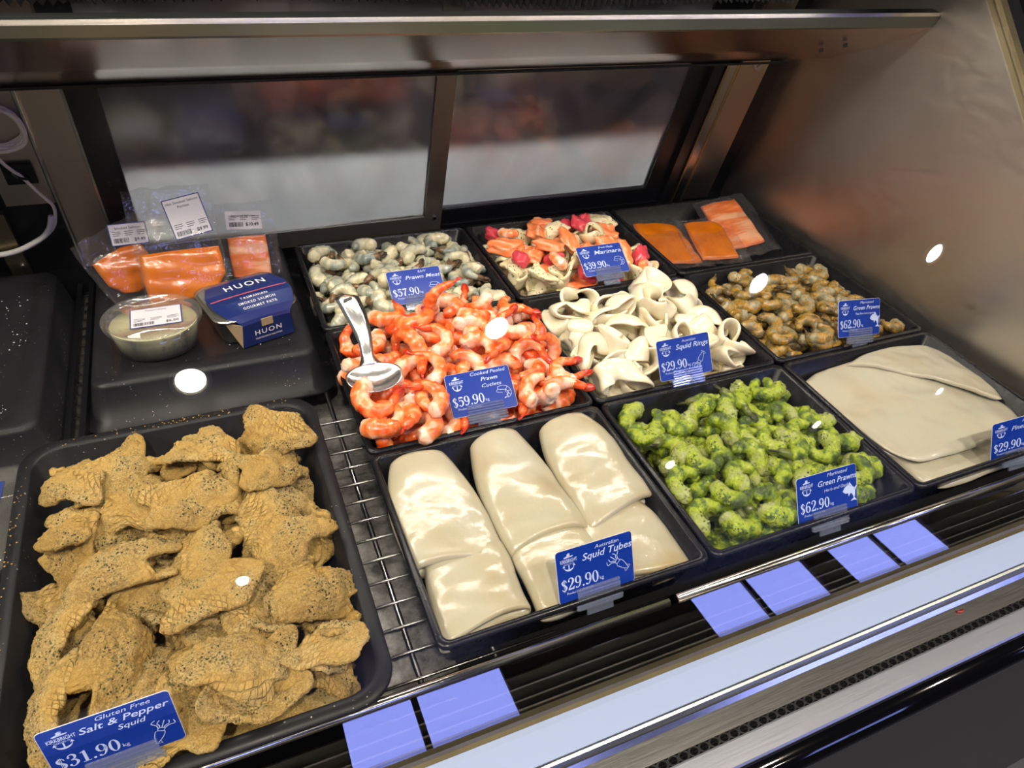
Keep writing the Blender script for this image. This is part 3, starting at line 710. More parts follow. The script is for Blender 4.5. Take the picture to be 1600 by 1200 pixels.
# perforated strip: plate with holes between the two
hp = .0094; y0, y1 = -.8191, -.8255; zt = -.0161; r = .0027; V = []; F = []
x = -.40
while x < 1.35:
    b0 = len(V); n = 12; cx = x + hp / 2; cy = (y0 + y1) / 2
    sq = []
    for i in range(n):
        a = 2 * math.pi * i / n; ca, sa = math.cos(a), math.sin(a); mm = max(abs(ca), abs(sa))
        V.append((cx + ca / mm * hp / 2, cy + sa / mm * (y0 - y1) / 2, zt))
    for i in range(n): a = 2 * math.pi * i / n; V.append((cx + r * 1.3 * math.cos(a), cy + r * math.sin(a), zt))
    for i in range(n): a = 2 * math.pi * i / n; V.append((cx + r * 1.3 * math.cos(a), cy + r * math.sin(a), zt - .0010))
    for k in range(2):
        for i in range(n): F.append((b0 + k * n + i, b0 + k * n + (i + 1) % n, b0 + (k + 1) * n + (i + 1) % n, b0 + (k + 1) * n + i))
    x += hp
link('hole_strip', mesh('l', V, F, ['steel_trim'], False), e)
o = MB().box((XL, -.8253, -.034), (X1, -.8193, -.026)).link('dark_duct', 'deck_black', e)
prof = [(-.8445, -.0205)] + [(-.8445 - .0155 * math.sin(a), -.034 + .0135 * math.cos(a)) for a in np.linspace(.1, math.pi, 12)] + [(-.8445, -.05)]
o = link('bumper_rail', mesh('l', *extrude_x(prof, XL, X1), ['black_gloss'])); tag(o, 'rounded glossy black bumper rail along the front', 'bumper')
o = MB().box((XL, -.842, -1.0), (X1, -.80, -.052)).link('counter_front', 'black_frame'); tag(o, 'dark front panel of the counter under the bumper', 'panel')
o = MB().tube([(.462, -.8075, -.0130), (.466, -.8090, -.0132), (.469, -.8080, -.0129)], .0012, 6).link('red_shred', 'red_bit', None, True); tag(o, 'tiny red shred lying on the steel sill', 'scrap')

# wire rack over the well, split into two panels; only rods the photo shows between the pans
e = empty('wire_rack', (0, 0, -.060)); tag(e, 'steel wire rack showing between the pepper squid pan and the trays', 'rack')
for x in (-.012, -.006):
    pass
for k, x in enumerate((-.05, -.0095, .06)):
    MB().tube([(x, -.70, -.004), (x, .04, -.004)], .0021 if k != 1 else .0026, 8).link('long_rod', 'rack_steel', e, True)
for k in range(15):
    y = -.700 + k * .0262
    MB().tube([(-.10, y, 0), (.12, y, 0)], .0015, 8).link('cross_rod', 'rack_steel', e, True)
# slotted black divider between the two upturned pans
e = empty('slotted_divider', (0, 0, 0)); tag(e, 'black slotted divider between the two upturned black pans', 'divider')
b = MB().box((-.2935, -.345, -.072), (-.2875, .045, -.045)); b.box((-.2790, -.345, -.072), (-.2730, .045, -.045)); b.box((-.2875, -.345, -.072), (-.279, .045, -.060)); b.link('channel', 'black_frame', e)
b = MB()
for k in range(18): b.box((-.2875, -.332 + k * .0205, -.0600), (-.279, -.330 + k * .0205, -.050))
b.link('slot_bar', 'steel_trim', e)
# shelf deck under pans at the left
o = MB().box((XL, -.750, -.078), (-.10, .05, -.072)).link('deck_plate', 'deck_black'); tag(o, 'black deck plate under the pans at the left', 'deck')

o = MB().box((.030, -.756, -.086), (XR - .001, .05, -.080)).link('deck_plate', 'deck_black'); tag(o, 'black deck plate under the nine square trays', 'deck')
# ------------------------------------------------------------------ pans and trays
def pan_up(name, cx, cy, hx, hy, r, ztop, zbot, fl, label, dim=True):
    lo = [(hx + fl + .012, hy + fl + .012, r + fl, zbot), (hx + fl + .012, hy + fl + .012, r + fl, zbot + .003), (hx + .012, hy + .012, r + .008, zbot + .004),
          (hx + .003, hy + .003, r, ztop - .006), (hx + .001, hy + .001, r, ztop - .002), (hx - .004, hy - .004, r * .8, ztop)]
    if dim: lo += [(hx - .020, hy - .020, r * .6, ztop), (hx - .021, hy - .021, r * .6, ztop - .0012)]
    V, F = rloft(lo, 7)
    o = link(name, mesh(name, V, F, ['pan']), None, (cx, cy, 0)); tag(o, label, 'pan'); return o
pan_up('upturned_pan', -.137, -.103, .121, .147, .016, -.010, -.062, .012, 'upturned black pan under the salmon packs and the dip tub')
pan_up('upturned_pan', -.444, -.137, .134, .163, .018, -.010, -.070, .004, 'upturned black pan at the far left, nothing standing on it')
def open_pan(name, cx, cy, hx, hy, r, z, depth, rim, mat, label, taper=.012, th=.0025, cat='tray'):
    lo = [(hx - rim - taper, hy - rim - taper, r * .6, z - depth), (hx - rim - th * .3, hy - rim - th * .3, r * .85, z - .006), (hx - .001, hy - .001, r, z - .006), (hx, hy, r, z - .003), (hx - .001, hy - .001, r, z),
          (hx - rim, hy - rim, r * .8, z), (hx - rim - .0015, hy - rim - .0015, r * .8, z - .0015), (hx - rim - taper - th, hy - rim - taper - th, r * .6, z - depth + th * 2), (hx - rim - taper - .012, hy - rim - taper - .012, r * .4, z - depth + th)]
    V, F = rloft(lo, 7)
    o = link(name, mesh(name, V, F, [mat]), None, (cx, cy, 0)); tag(o, label, cat); return o
YB = [0, -.226, -.458, -.688]
def tc(i, j): return ((i + .5) * .27, (YB[j] + YB[j + 1]) / 2)
TR = {'raw': (0, 0, 'square black tray holding the raw prawn meat'), 'mar': (1, 0, 'square black tray holding the marinara mix'), 'sal': (2, 0, 'square black tray holding the three packs of salmon in the back corner'),
      'coo': (0, 1, 'square black tray heaped with cooked orange prawns'), 'rin': (1, 1, 'square black tray holding the squid rings'), 'spi': (2, 1, 'square black tray holding the yellow spiced prawns'),
      'tub': (0, 2, 'square black tray holding the white squid tubes'), 'her': (1, 2, 'square black tray holding the green herb prawns'), 'pin': (2, 2, 'square black tray holding the flat white squid sheets')}
for k, (i, j, lb) in TR.items():
    cx, cy = tc(i, j)
    open_pan('food_tray', cx, cy, .1335, .1135 if j == 0 else .1145, .009, 0, .052, .0055, 'melamine', lb, .010, .0022)
PX0, PX1, PY0, PY1 = -.312, -.036, -.715, -.352
open_pan('pepper_squid_pan', (PX0 + PX1) / 2, (PY0 + PY1) / 2, (PX1 - PX0) / 2, (PY1 - PY0) / 2, .032, .008, .066, .011, 'pan', 'large round-cornered black pan holding the salt and pepper squid', .012, .003, 'pan')

# ------------------------------------------------------------------ shapes of the seafood
def prawn_parts(seed, curl, R, r0, notch=.085, squash=1.0, lump=.13, ragged=1.0):
    """a curled peeled prawn lying on its side; returns body (V,F,pat) and tail (V,F,pat)"""
    rnd = random.Random(seed); nT = 44; nA = 18
    c0 = -curl / 2; P = []
    for k in range(nT):
        t = k / (nT - 1); a = math.radians(c0 + curl * t); rr = R * (1.08 - .22 * t)
        P.append((rr * math.cos(a), rr * math.sin(a), .0025 * math.sin(t * 3.0 + seed) * (1 if seed % 2 else -1)))
    P = np.array(P); T, A, B = frames(P)
    cen = np.array([0, 0, 0.])
    V = []; pat = []
    for k in range(nT):
        t = k / (nT - 1)
        env = min(1, .80 + 1.4 * t) * (1 - .50 * t ** 2.0)
        if k == 0: env *= .62
        if k == 1: env *= .90
        sg = (t * 6.2 + .25) % 1.0; rip = 1 + notch * (1.6 * sg ** .7 - 1.0) * (1 if t > .04 else .3)
        for i in range(nA):
            th = 2 * math.pi * i / nA
            out = P[k] - cen; out[2] = 0; out /= np.linalg.norm(out); up = np.cross(T[k], out)
            ca, sa = math.cos(th), math.sin(th)
            rr = r0 * env * (rip if ca > -.3 else 1)
            rin = rr * (1 - (.18 if ca < -.5 else 0))
            p = P[k] + out * ca * rin * 1.08 + up * sa * rr * squash
            if k < 3:
                p = p + T[k] * (rnd.uniform(-1, 1) * .0016 * ragged)
            p = P[k] + (p - P[k]) * (1 + lump * nz(p, 110, seed) + lump * .7 * nz(p, 260, seed))
            V.append(p); band = .5 + .5 * math.sin(math.pi * 12 * t + 1.0 + 2.5 * nz(P[k], 60, seed))
            pat.append(max(0, min(1, .20 + .42 * (ca * .5 + .5) * (.6 + .4 * band) + .36 * t + (0 if t > .1 else -.3) + .35 * nz(p, 70, seed + 3))))
    F = []
    for k in range(nT - 1):
        for i in range(nA):
            j = (i + 1) % nA; F.append((k * nA + i, k * nA + j, (k + 1) * nA + j, (k + 1) * nA + i))
    V.append(P[0] - T[0] * r0 * .12); pat.append(.05); c = len(V) - 1
    for i in range(nA): F.append((c, (i + 1) % nA, i))
    F.append(tuple(range((nT - 1) * nA, nT * nA)))
    # tail: narrow last segment and a fan of blades
    t0 = P[-1]; d = T[-1]; out = t0.copy(); out[2] = 0; out /= np.linalg.norm(out); up = np.cross(d, out)
    TV = []; TF = []; tp = []
    path = [t0 - d * .003 + out * 0, t0 + d * .006, t0 + d * .012]
    v, f = tube(path, [r0 * .52, r0 * .50, r0 * .34], 8); TV += list(v); TF += f; tp += [.2] * len(v)
    for ang, ln in ((-.26, .0125), (-.06, .0150), (.14, .0145), (.32, .0115)):
        base = t0 + d * .008; dd = d * math.cos(ang) + (up * .75 + out * .5) * math.sin(ang); nrm = np.cross(dd, out * .6 + up * .4 + d * .1); nrm /= np.linalg.norm(nrm)
        side = np.cross(nrm, dd); b0 = len(TV); m = 6
        for k in range(m):
            u = k / (m - 1); w = .0040 * math.sin(math.pi * min(.94, u * .8 + .16)) + .0004
            q = base + dd * ln * u + out * .003 * u * u
            for (sx, sn) in ((-1, 0), (0, 1), (1, 0), (0, -1)): TV.append(q + side * w * sx + nrm * sn * .0008); tp.append(.2 + .8 * u)
        for k in range(m - 1):
            for i in range(4): TF.append((b0 + 4 * k + i, b0 + 4 * k + (i + 1) % 4, b0 + 4 * k + 4 + (i + 1) % 4, b0 + 4 * k + 4 + i))
        TF += [(b0 + 3, b0 + 2, b0 + 1, b0), tuple(b0 + 4 * (m - 1) + i for i in range(4))]
    ctr = np.array(V).mean(0)
    return (np.array(V) - ctr, F, pat), (np.array(TV) - ctr, TF, tp)

def ring_parts(seed, R=.024, W=.020, th=.0038):
    rnd = random.Random(seed); N = 80; ph = [rnd.uniform(0, 6.28) for _ in range(6)]
    am = [rnd.uniform(.12, .34), rnd.uniform(.05, .2), rnd.uniform(.25, .75), rnd.uniform(.3, .8)]; ex = rnd.uniform(.38, .75)
    C = []; Wd = []
    for k in range(N):
        a = 2 * math.pi * k / N
        rr = R * (1 + am[0] * math.sin(2 * a + ph[0]) + am[1] * math.sin(3 * a + ph[1]))
        C.append((rr * math.cos(a), rr * math.sin(a) * ex, .007 * math.sin(2 * a + ph[2]) + .003 * math.sin(3 * a + ph[3])))
        f = 1.1 * am[2] * math.sin(a + ph[4]) + .9 * am[3] * math.sin(2 * a + ph[5])
        Wd.append((math.cos(a) * math.sin(f), math.sin(a) * math.sin(f), math.cos(f)))
    C = np.array(C); Wd = np.array(Wd)
    T = np.roll(C, -1, 0) - np.roll(C, 1, 0); T /= np.linalg.norm(T, axis=1)[:, None]
    Wd -= T * (Wd * T).sum(1)[:, None]; Wd /= np.linalg.norm(Wd, axis=1)[:, None]; Nn = np.cross(T, Wd)
    sec = [(-.5, 0), (-.46, .4), (-.25, .5), (0, .5), (.25, .5), (.46, .4), (.5, 0), (.46, -.4), (.25, -.5), (0, -.5), (-.25, -.5), (-.46, -.4)]
    V = []; pat = []
    for k in range(N):
        w = W * (1 + .12 * math.sin(3 * 2 * math.pi * k / N + ph[1]))
        for (a, b) in sec:
            cupv = .0022 * (1 - (2 * a) ** 2)
            p = C[k] + Wd[k] * a * w + Nn[k] * (b * th + cupv); V.append(p); pat.append(.35 + .5 * nz(p, 70, seed) + (.12 if abs(a) > .44 else 0))
    n = len(sec); F = []
    for k in range(N):
        for i in range(n): F.append((k * n + i, ((k + 1) % N) * n + i, ((k + 1) % N) * n + (i + 1) % n, k * n + (i + 1) % n))
    V = np.array(V); return V - V.mean(0), F, pat

FLAPWORD = {}
def flap_parts(seed, a=.038, b=.026, th=.0056, nu=58, nv=44, crumb=.0016, big=1.0):
    """a piece of squid: thick sheet, curled and folded, with a crumbed face"""
    rnd = random.Random(seed)
    k1 = rnd.uniform(10, 58) * rnd.choice((-1, 1, 1)); ang = rnd.uniform(0, 3.14); k2 = rnd.uniform(6, 34) * rnd.choice((-1, 1))
    foldx = rnd.uniform(-.35, .5); foldang = rnd.uniform(1.2, 2.4) * rnd.choice((1, 1, 0)); fdir = rnd.uniform(0, 3.14)
    ca, sa = math.cos(ang), math.sin(ang); cf, sf = math.cos(fdir), math.sin(fdir)
    def base(u, v):
        # warped outline
        w = 1 + .16 * math.sin(3 * math.atan2(v, u) + seed) * max(abs(u), abs(v)) + .10 * math.sin(5 * math.atan2(v, u) + 2 * seed) * max(abs(u), abs(v))
        rr = 1 - .20 * (u * u * v * v)
        x, y = a * u * w * rr, b * v * w * rr
        s, t_ = x * ca + y * sa, -x * sa + y * ca
        z = 0.0
        # cylindrical curl along s
        if abs(k1) > 1: th_ = s * k1; s2 = math.sin(th_) / k1; z += (1 - math.cos(th_)) / k1
        else: s2 = s
        z += .5 * k2 * t_ * t_ * (1 if abs(t_) < .03 else .9)
        x, y = s2 * ca - t_ * sa, s2 * sa + t_ * ca
        if foldang:
            q = x * cf + y * sf; p_ = -x * sf + y * cf; q0 = foldx * a; rad = .0045
            if q > q0:
                d_ = q - q0; th_ = min(d_ / rad, foldang + .6)
                ext = d_ - th_ * rad; z0 = z * (.4 + .6 * math.cos(min(th_, 1.5)))
                q = q0 + rad * math.sin(th_) + ext * math.cos(th_); z = z0 + rad * (1 - math.cos(th_)) + ext * math.sin(th_)
            x, y = q * cf - p_ * sf, q * sf + p_ * cf
        p = np.array([x, y, z])
        p[2] += .0035 * nz(p, 45, seed) * big + .0030 * nz(p, 120, seed + 9)
        return p
    G = np.zeros((nu, nv, 3))
    for i in range(nu):
        for j in range(nv): G[i, j] = base(-1 + 2 * i / (nu - 1), -1 + 2 * j / (nv - 1))
    du = np.gradient(G, axis=0); dv = np.gradient(G, axis=1); N = np.cross(du, dv); N /= np.linalg.norm(N, axis=2)[:, :, None] + 1e-12
    V = []; uv = []
    for side in (1, -1):
        for i in range(nu):
            for j in range(nv):
                e = min(i, nu - 1 - i, j, nv - 1 - j); k = min(1, math.sqrt((e + .35) / 3.0))
                p = G[i, j] + N[i, j] * side * th / 2 * k
                if crumb: p = p + N[i, j] * side * crumb * (nz(p, 300, seed) + .8 * nz(p, 650, seed))
                V.append(p); uv.append((i / nu, j / nv))
    F = []; o = nu * nv
    for i in range(nu - 1):
        for j in range(nv - 1):
            q = (i * nv + j, (i + 1) * nv + j, (i + 1) * nv + j + 1, i * nv + j + 1); F.append(q); F.append(tuple(x + o for x in reversed(q)))
    for i in range(nu - 1):
        F.append((i * nv, i * nv + o, (i + 1) * nv + o, (i + 1) * nv)); F.append((i * nv + nv - 1, (i + 1) * nv + nv - 1, (i + 1) * nv + nv - 1 + o, i * nv + nv - 1 + o))
    for j in range(nv - 1):
        F.append((j, j + 1, j + 1 + o, j + o)); b1 = (nu - 1) * nv; F.append((b1 + j, b1 + j + o, b1 + j + 1 + o, b1 + j + 1))
    V = np.array(V); V = V - V.mean(0)
    FLAPWORD[seed] = ('folded' if foldang else 'unfolded') + (' curled' if abs(k1) > 34 else ' flattish')
    return V, F, uv

def chunk_parts(seed, a, b, c, rough=.12, n=9):
    """a rounded cut block"""
    rnd = random.Random(seed); V = []; F = []; idx = {}
    def add(p):
        k = tuple(np.round(p, 6))
        if k not in idx: idx[k] = len(V); V.append(p)
        return idx[k]
    lin = np.linspace(-1, 1, n)
    for ax in range(3):
        for s in (-1, 1):
            for i in range(n - 1):
                for j in range(n - 1):
                    q = []
                    for (di, dj) in ((0, 0), (1, 0), (1, 1), (0, 1)):
                        p = [0, 0, 0]; p[ax] = s; p[(ax + 1) % 3] = lin[i + di]; p[(ax + 2) % 3] = lin[j + dj]; q.append(add(np.array(p, float)))
                    F.append(tuple(q) if s > 0 else tuple(reversed(q)))
    out = []; sk = [rnd.uniform(-.35, .35) for _ in range(4)]
    for p in V:
        l6 = (abs(p) ** 4).sum() ** (1 / 4.0); q = p / l6
        q = q * (1 + rough * nz(q, 1.6, seed)); q[0] += sk[0] * q[1] + sk[1] * q[2]; q[1] += sk[2] * q[2]
        w = np.array([q[0] * a, q[1] * b, q[2] * c]); w[2] += sk[3] * 10 * w[0] * abs(w[0]) + .0006 * nz(w, 300, seed); out.append(w)
    V = np.array(out); return V - V.mean(0), F

# ------------------------------------------------------------------ heaping: each piece is dropped onto what lies below it
class Heap:
    def __init__(s, cx, cy, hx, hy, floor, top, cs=.003, rim=0.0, margin=.03, depth=.044):
        s.cx, s.cy, s.hx, s.hy, s.cs = cx, cy, hx, hy, cs
        s.x0, s.y0 = cx - hx - margin, cy - hy - margin
        s.nx = int((2 * hx + 2 * margin) / cs) + 2; s.ny = int((2 * hy + 2 * margin) / cs) + 2
        gx = s.x0 + (np.arange(s.nx) + .5) * cs; gy = s.y0 + (np.arange(s.ny) + .5) * cs
        X, Y = np.meshgrid(gx, gy, indexing='ij')
        s.X, s.Y = X, Y
        s.T = np.vectorize(top)((X - cx) / hx, (Y - cy) / hy)
        d = np.maximum(np.abs(X - cx) - hx, np.abs(Y - cy) - hy)
        s.H = np.where(d < 0, np.maximum(floor, s.T - depth), rim); s.depth = depth; s.C = np.full_like(s.H, 1.0)
        s.H = np.where((d < 0) & (d > -.008), np.maximum(s.H, rim - .052 - d * 0 + (d + .008) / .008 * .030), s.H)
        s.out = d >= 0
        s.rnd = random.Random(7)
    def cells(s, P):
        ix = np.clip(((P[:, 0] - s.x0) / s.cs).astype(int), 0, s.nx - 1); iy = np.clip(((P[:, 1] - s.y0) / s.cs).astype(int), 0, s.ny - 1); return ix, iy
    def drop(s, V, x, y, sink=.90):
        P = V + np.array([x, y, 0]); ix, iy = s.cells(P)
        gap = s.H[ix, iy] - P[:, 2]
        return np.quantile(gap, sink) if sink < 1 else gap.max()
    def card(s, x, y0, z0, deg, w=.039, hh=.0495):
        # keeps the space of a leaning price card free
        a = math.radians(deg); L = hh * math.sin(a)
        k = (np.abs(s.X - x) < w) & (s.Y > y0 - .002) & (s.Y < y0 + L + .004)
        s.C[k] = z0 + (s.Y[k] - y0) / math.tan(a) - .002
        k = (np.abs(s.X - x) < w) & (s.Y > y0 - .05) & (s.Y <= y0 - .002); s.C[k] = np.minimum(s.C[k], z0 + .004)
    def settle(s, V, z, x, y):
        P = V + np.array([x, y, z]); ix, iy = s.cells(P); np.maximum.at(s.H, (ix, iy), P[:, 2])
    def fill(s, shapes, N, tilt, inset, sink=.93, tries=26, over=0.004, flat=None, region=None):
        """shapes: list of vertex clouds; yields (shape index, matrix, x, y, z)"""
        out = []
        for q in range(N):
            best = None; k = s.rnd.randrange(len(shapes))
            for _ in range(tries):
                x = s.cx + s.rnd.uniform(-1, 1) * (s.hx - inset); y = s.cy + s.rnd.uniform(-1, 1) * (s.hy - inset)
                if region: x = s.rnd.uniform(region[0], region[1]); y = s.rnd.uniform(region[2], region[3])
                R = Matrix.Rotation(s.rnd.gauss(0, tilt), 3, 'X') @ Matrix.Rotation(s.rnd.gauss(0, tilt), 3, 'Y') @ Matrix.Rotation(s.rnd.uniform(0, 6.283), 3, 'Z')
                R = Matrix.Rotation(s.rnd.uniform(0, 6.283), 3, 'Z') @ R
                if s.rnd.random() < .5 and flat is None: R = R @ Matrix.Rotation(math.pi, 3, 'X')
                V = shapes[k] @ np.array(R).T
                z = s.drop(V[::2], x, y, sink)
                jx, jy = s.cells(V[::3] + np.array([x, y, 0]))
                if (V[::3, 2] + z > s.C[jx, jy]).any(): continue
                ix, iy = s.cells(np.array([[x, y, 0]])); T = s.T[ix[0], iy[0]]
                cost = z + V[:, 2].max() * .7 - T
                if best is None or cost < best[0]: best = (cost, k, R, x, y, z, V)
            if best is None or best[0] > over: continue
            _, k, R, x, y, z, V = best
            s.settle(V, z, x, y); out.append((k, R, x, y, z))
        return out
    def core(s, name, mat, label, cat, drop=.006):
        """what lies packed beneath the pieces one can see"""
        n = 40; V = []; F = []
        for i in range(n):
            for j in range(n):
                u, v = -1 + 2 * i / (n - 1), -1 + 2 * j / (n - 1)
                x, y = s.cx + u * (s.hx - .012), s.cy + v * (s.hy - .012)
                V.append((x, y, 0))
        for i in range(n - 1):
            for j in range(n - 1): F.append((i * n + j, (i + 1) * n + j, (i + 1) * n + j + 1, i * n + j + 1))
        for q, (x, y, _) in enumerate(V):
            ix, iy = s.cells(np.array([[x, y, 0]])); z = s.T[ix[0], iy[0]] - s.depth - drop + .004 * nz((x, y, 0), 90)
            e = max(abs(x - s.cx) - s.hx + .012, abs(y - s.cy) - s.hy + .012, 0); V[q] = (x, y, max(-.0475, z - e * 2.0))
        nt = len(V); V += [(x, y, -.0485) for x, y, _ in V]; 
        F += [tuple(q + nt for q in reversed(f)) for f in F[:(n - 1) ** 2]]
        b = [i * n for i in range(n)] + [(n - 1) * n + j for j in range(1, n)] + [i * n + n - 1 for i in range(n - 2, -1, -1)] + [j for j in range(n - 2, 0, -1)]
        for q in range(len(b)):
            a, c = b[q], b[(q + 1) % len(b)]; F.append((a, a + nt, c + nt, c))
        o = link(name, mesh(name, V, F, [mat], pat=[.7] * len(V))); tag(o, label, cat, kind='stuff'); return o
def where(h, x, y):
    u = (x - h.cx) / h.hx; v = (y - h.cy) / h.hy
    a = 'left' if u < -.33 else ('right' if u > .33 else 'middle'); b = 'back' if v > .33 else ('front' if v < -.33 else 'centre')
    if b == 'centre': return {'left': 'left side', 'right': 'right side', 'middle': 'centre'}[a]
    if a == 'middle': return '%s edge' % b
    return '%s-%s corner' % (b, a)
def buried(h, V, x, y, z):
    P = V + np.array([x, y, z]); ix, iy = h.cells(P); top = P[:, 2] > z
    return float((h.H[ix, iy] > P[:, 2] + .004)[top].mean()) > .5

def prawn_tray(key, name, mat, tailmat, N, curls, R, r0, top, lab, where_lab, group, tailp=.6, tilt=.35, seed=1, inset=.013, cat='prawn', over=.004, cards=(), tries=28, lump=.13):
    i, j, _ = TR[key]; cx, cy = tc(i, j)
    h = Heap(cx, cy, .125, .106, -.049, top); h.rnd = random.Random(seed)
    for c in cards: h.card(*c)
    if key == 'coo':     # room for the spoon
        h.C[((h.X - .030) / .036) ** 2 + ((h.Y + .378) / .028) ** 2 < 1] = .0255
        h.C[(abs(h.X - .029) < .013) & (h.Y > -.36) & (h.Y < -.27)] = .038
    var = []
    for q, cu in enumerate(curls):
        b, t = prawn_parts(seed * 10 + q, cu, R * (1 if cu > 160 else 1.3), r0 * (1 + .1 * ((q % 3) - 1)), lump=lump)
        var.append((mesh(name, b[0], b[1], [mat], pat=b[2]), mesh('tail', t[0], t[1], [tailmat], pat=t[2]), np.array(b[0]), np.vstack([b[0], t[0]])))
    h.core(name + '_heap', mat, 'lower layers of %ss packed beneath the top ones' % lab, cat + ' heap')
    res = h.fill([v[3] if tailp > .3 else v[2] for v in var], N, tilt, inset, over=over, tries=tries, sink=.87)
    for (cx_, cy_, cz_, cd_) in cards:
        res += h.fill([v[3] if tailp > .3 else v[2] for v in var], 16, .10, inset, over=.02, tries=40, sink=.80, region=(cx_ - .05, cx_ + .05, max(cy_ - .03, h.cy - h.hy + .012), cy_ + .02))
    rn = random.Random(seed + 3)
    for (k, Rm, x, y, z) in res:
        o = link(name, var[k][0], None, (x, y, z), Rm); tl = rn.random() < tailp
        if tl: link('tail', var[k][1], o)
        cw = 'tightly curled' if curls[k] > 225 else ('curled' if curls[k] > 185 else 'slightly bent')
        bu = buried(h, np.array(Rm) @ np.eye(3) @ var[k][2].T if 0 else var[k][2] @ np.array(Rm).T, x, y, z)
        tag(o, '%s%s %s, tail %s, %s of %s' % ('half buried ' if bu else '', cw, lab, 'on' if tl else 'off', where(h, x, y), where_lab), cat, group)
    return h, var, res

# raw prawn meat
prawn_tray('raw', 'raw_prawn', 'raw_prawn', 'raw_tail', 190, [235, 200, 215, 180, 250], .0128, .0098, lambda u, v: .002 + .010 * (1 - u * u) * (1 - v * v) - .03 * max(0, abs(u) - .8),
           'grey raw prawn', 'its tray', 'raw prawns', .4, .36, seed=11, cards=[(.137, -.2005, .003, 57)])
# cooked prawns, heaped above the rim
hc, cvar, cres = prawn_tray('coo', 'cooked_prawn', 'cooked_prawn', 'cooked_tail', 200, [190, 165, 215, 140, 180, 120], .0180, .0100, lambda u, v: .014 + .026 * (1 - .7 * u * u) * (1 - .6 * v * v) - .012 * max(0, -u - .5) - (.012 if (u < -.45 and v > .2) else 0),
           'orange cooked prawn', 'the heap', 'cooked prawns', .65, .62, seed=23, inset=.006, over=.007, cards=[(.138, -.440, .007, 55)])
def single_prawn(V, x, y, z, R, label, name='cooked_prawn', grp=None):
    o = link(name, V[0], None, (x, y, z), R); link('tail', V[1], o); tag(o, label, 'prawn', grp); return o
RX, RY, RZ = (lambda a: Matrix.Rotation(math.radians(a), 3, 'X')), (lambda a: Matrix.Rotation(math.radians(a), 3, 'Y')), (lambda a: Matrix.Rotation(math.radians(a), 3, 'Z'))
single_prawn(cvar[2], .020, -.405, .024, RX(12) @ RZ(-150), 'large cooked prawn lying over the left rim just below the spoon bowl')
single_prawn(cvar[0], .036, -.428, .016, RX(14) @ RZ(-35), 'cooked prawn hanging over the front-left corner of its tray, red tail outward')
single_prawn(cvar[3], .135, -.262, .046, RZ(200) @ RX(75), 'cooked prawn on top of the heap, its tail sticking up before a card')
single_prawn(cvar[3], .246, -.375, .026, RZ(30) @ RX(80), 'cooked prawn with its orange tail standing up at the right rim')
# marinated prawns
prawn_tray('spi', 'spiced_prawn', 'spiced_prawn', 'spiced_tail', 170, [225, 200, 180, 240], .0132, .0100, lambda u, v: -.002 + .008 * (1 - u * u) * (1 - v * v) - .04 * max(0, abs(u) - .8) - .02 * max(0, v - .75),
           'yellow spiced prawn', 'its tray', 'yellow spiced prawns', .5, .40, seed=31, lump=.17, cards=[(.679, -.452, .011, 32)])
prawn_tray('her', 'herb_prawn', 'herb_prawn', 'herb_tail', 170, [235, 220, 205, 250], .0135, .0108, lambda u, v: .004 + .010 * (1 - u * u) * (1 - v * v) - .05 * max(0, abs(u) - .8) - .05 * max(0, v - .7),
           'green herb prawn', 'its tray', 'green herb prawns', .35, .42, seed=47, lump=.24, cards=[(.417, -.683, -.004, 31)])

# squid rings
cx, cy = tc(1, 1); h = Heap(cx, cy, .119, .100, -.049, lambda u, v: .008 + .018 * (1 - u * u) * (1 - v * v) - .02 * max(0, abs(u) - .75)); h.rnd = random.Random(5); h.card(.398, -.452, .006, 35)
rv = []
for q in range(8):
    V, F, pat = ring_parts(100 + q * 3, R=.024 + .002 * (q % 4), W=.027 + .002 * (q % 3), th=.0046); rv.append((mesh('squid_ring', V, F, ['squid_white'], pat=pat), V))
h.core('squid_ring_heap', 'squid_white', 'squid rings packed beneath the top ones in the tray', 'squid heap', .0)
for (k, Rm, x, y, z) in h.fill([v[1] for v in rv], 150, .95, .016, sink=.84, over=.010, tries=44):
    tag(link('squid_ring', rv[k][0], None, (x, y, z), Rm), '%s creamy squid ring%s, %s of the ring tray' % (['narrow', 'wide', 'broad banded'][k % 3], ' half buried' if buried(h, rv[k][1] @ np.array(Rm).T, x, y, z) else ' on top', where(h, x, y)), 'squid ring', 'squid rings')

# salt and pepper squid
h = Heap((PX0 + PX1) / 2, (PY0 + PY1) / 2, .118, .160, -.052, lambda u, v: .020 + .014 * (1 - u * u) * (1 - v * v) - .02 * max(0, abs(u) - .75) * 2 - .035 * max(0, v - .75) * 2 - .012 * max(0, -v - .7), rim=.008); h.rnd = random.Random(9); h.card(-.218, -.700, .024, 11)
fv = []
for q in range(9):
    V, F, uv = flap_parts(200 + q * 7, a=.036 + .004 * (q % 3), b=.024 + .003 * ((q + 1) % 3)); fv.append((mesh('pepper_squid_piece', V, F, ['pepper_squid'], uv=uv), V))
h.core('pepper_squid_heap', 'pepper_squid', 'crumbed squid packed beneath the top pieces in the large pan', 'squid heap', .012)
for (k, Rm, x, y, z) in h.fill([v[1] for v in fv], 175, .55, .017, sink=.84, over=.012, tries=24):
    tag(link('pepper_squid_piece', fv[k][0], None, (x, y, z), Rm), '%s%s crumbed squid piece, %s of the large pan' % ('half buried ' if buried(h, fv[k][1] @ np.array(Rm).T, x, y, z) else '', FLAPWORD[200 + k * 7], where(h, x, y)), 'crumbed squid', 'salt and pepper squid pieces')

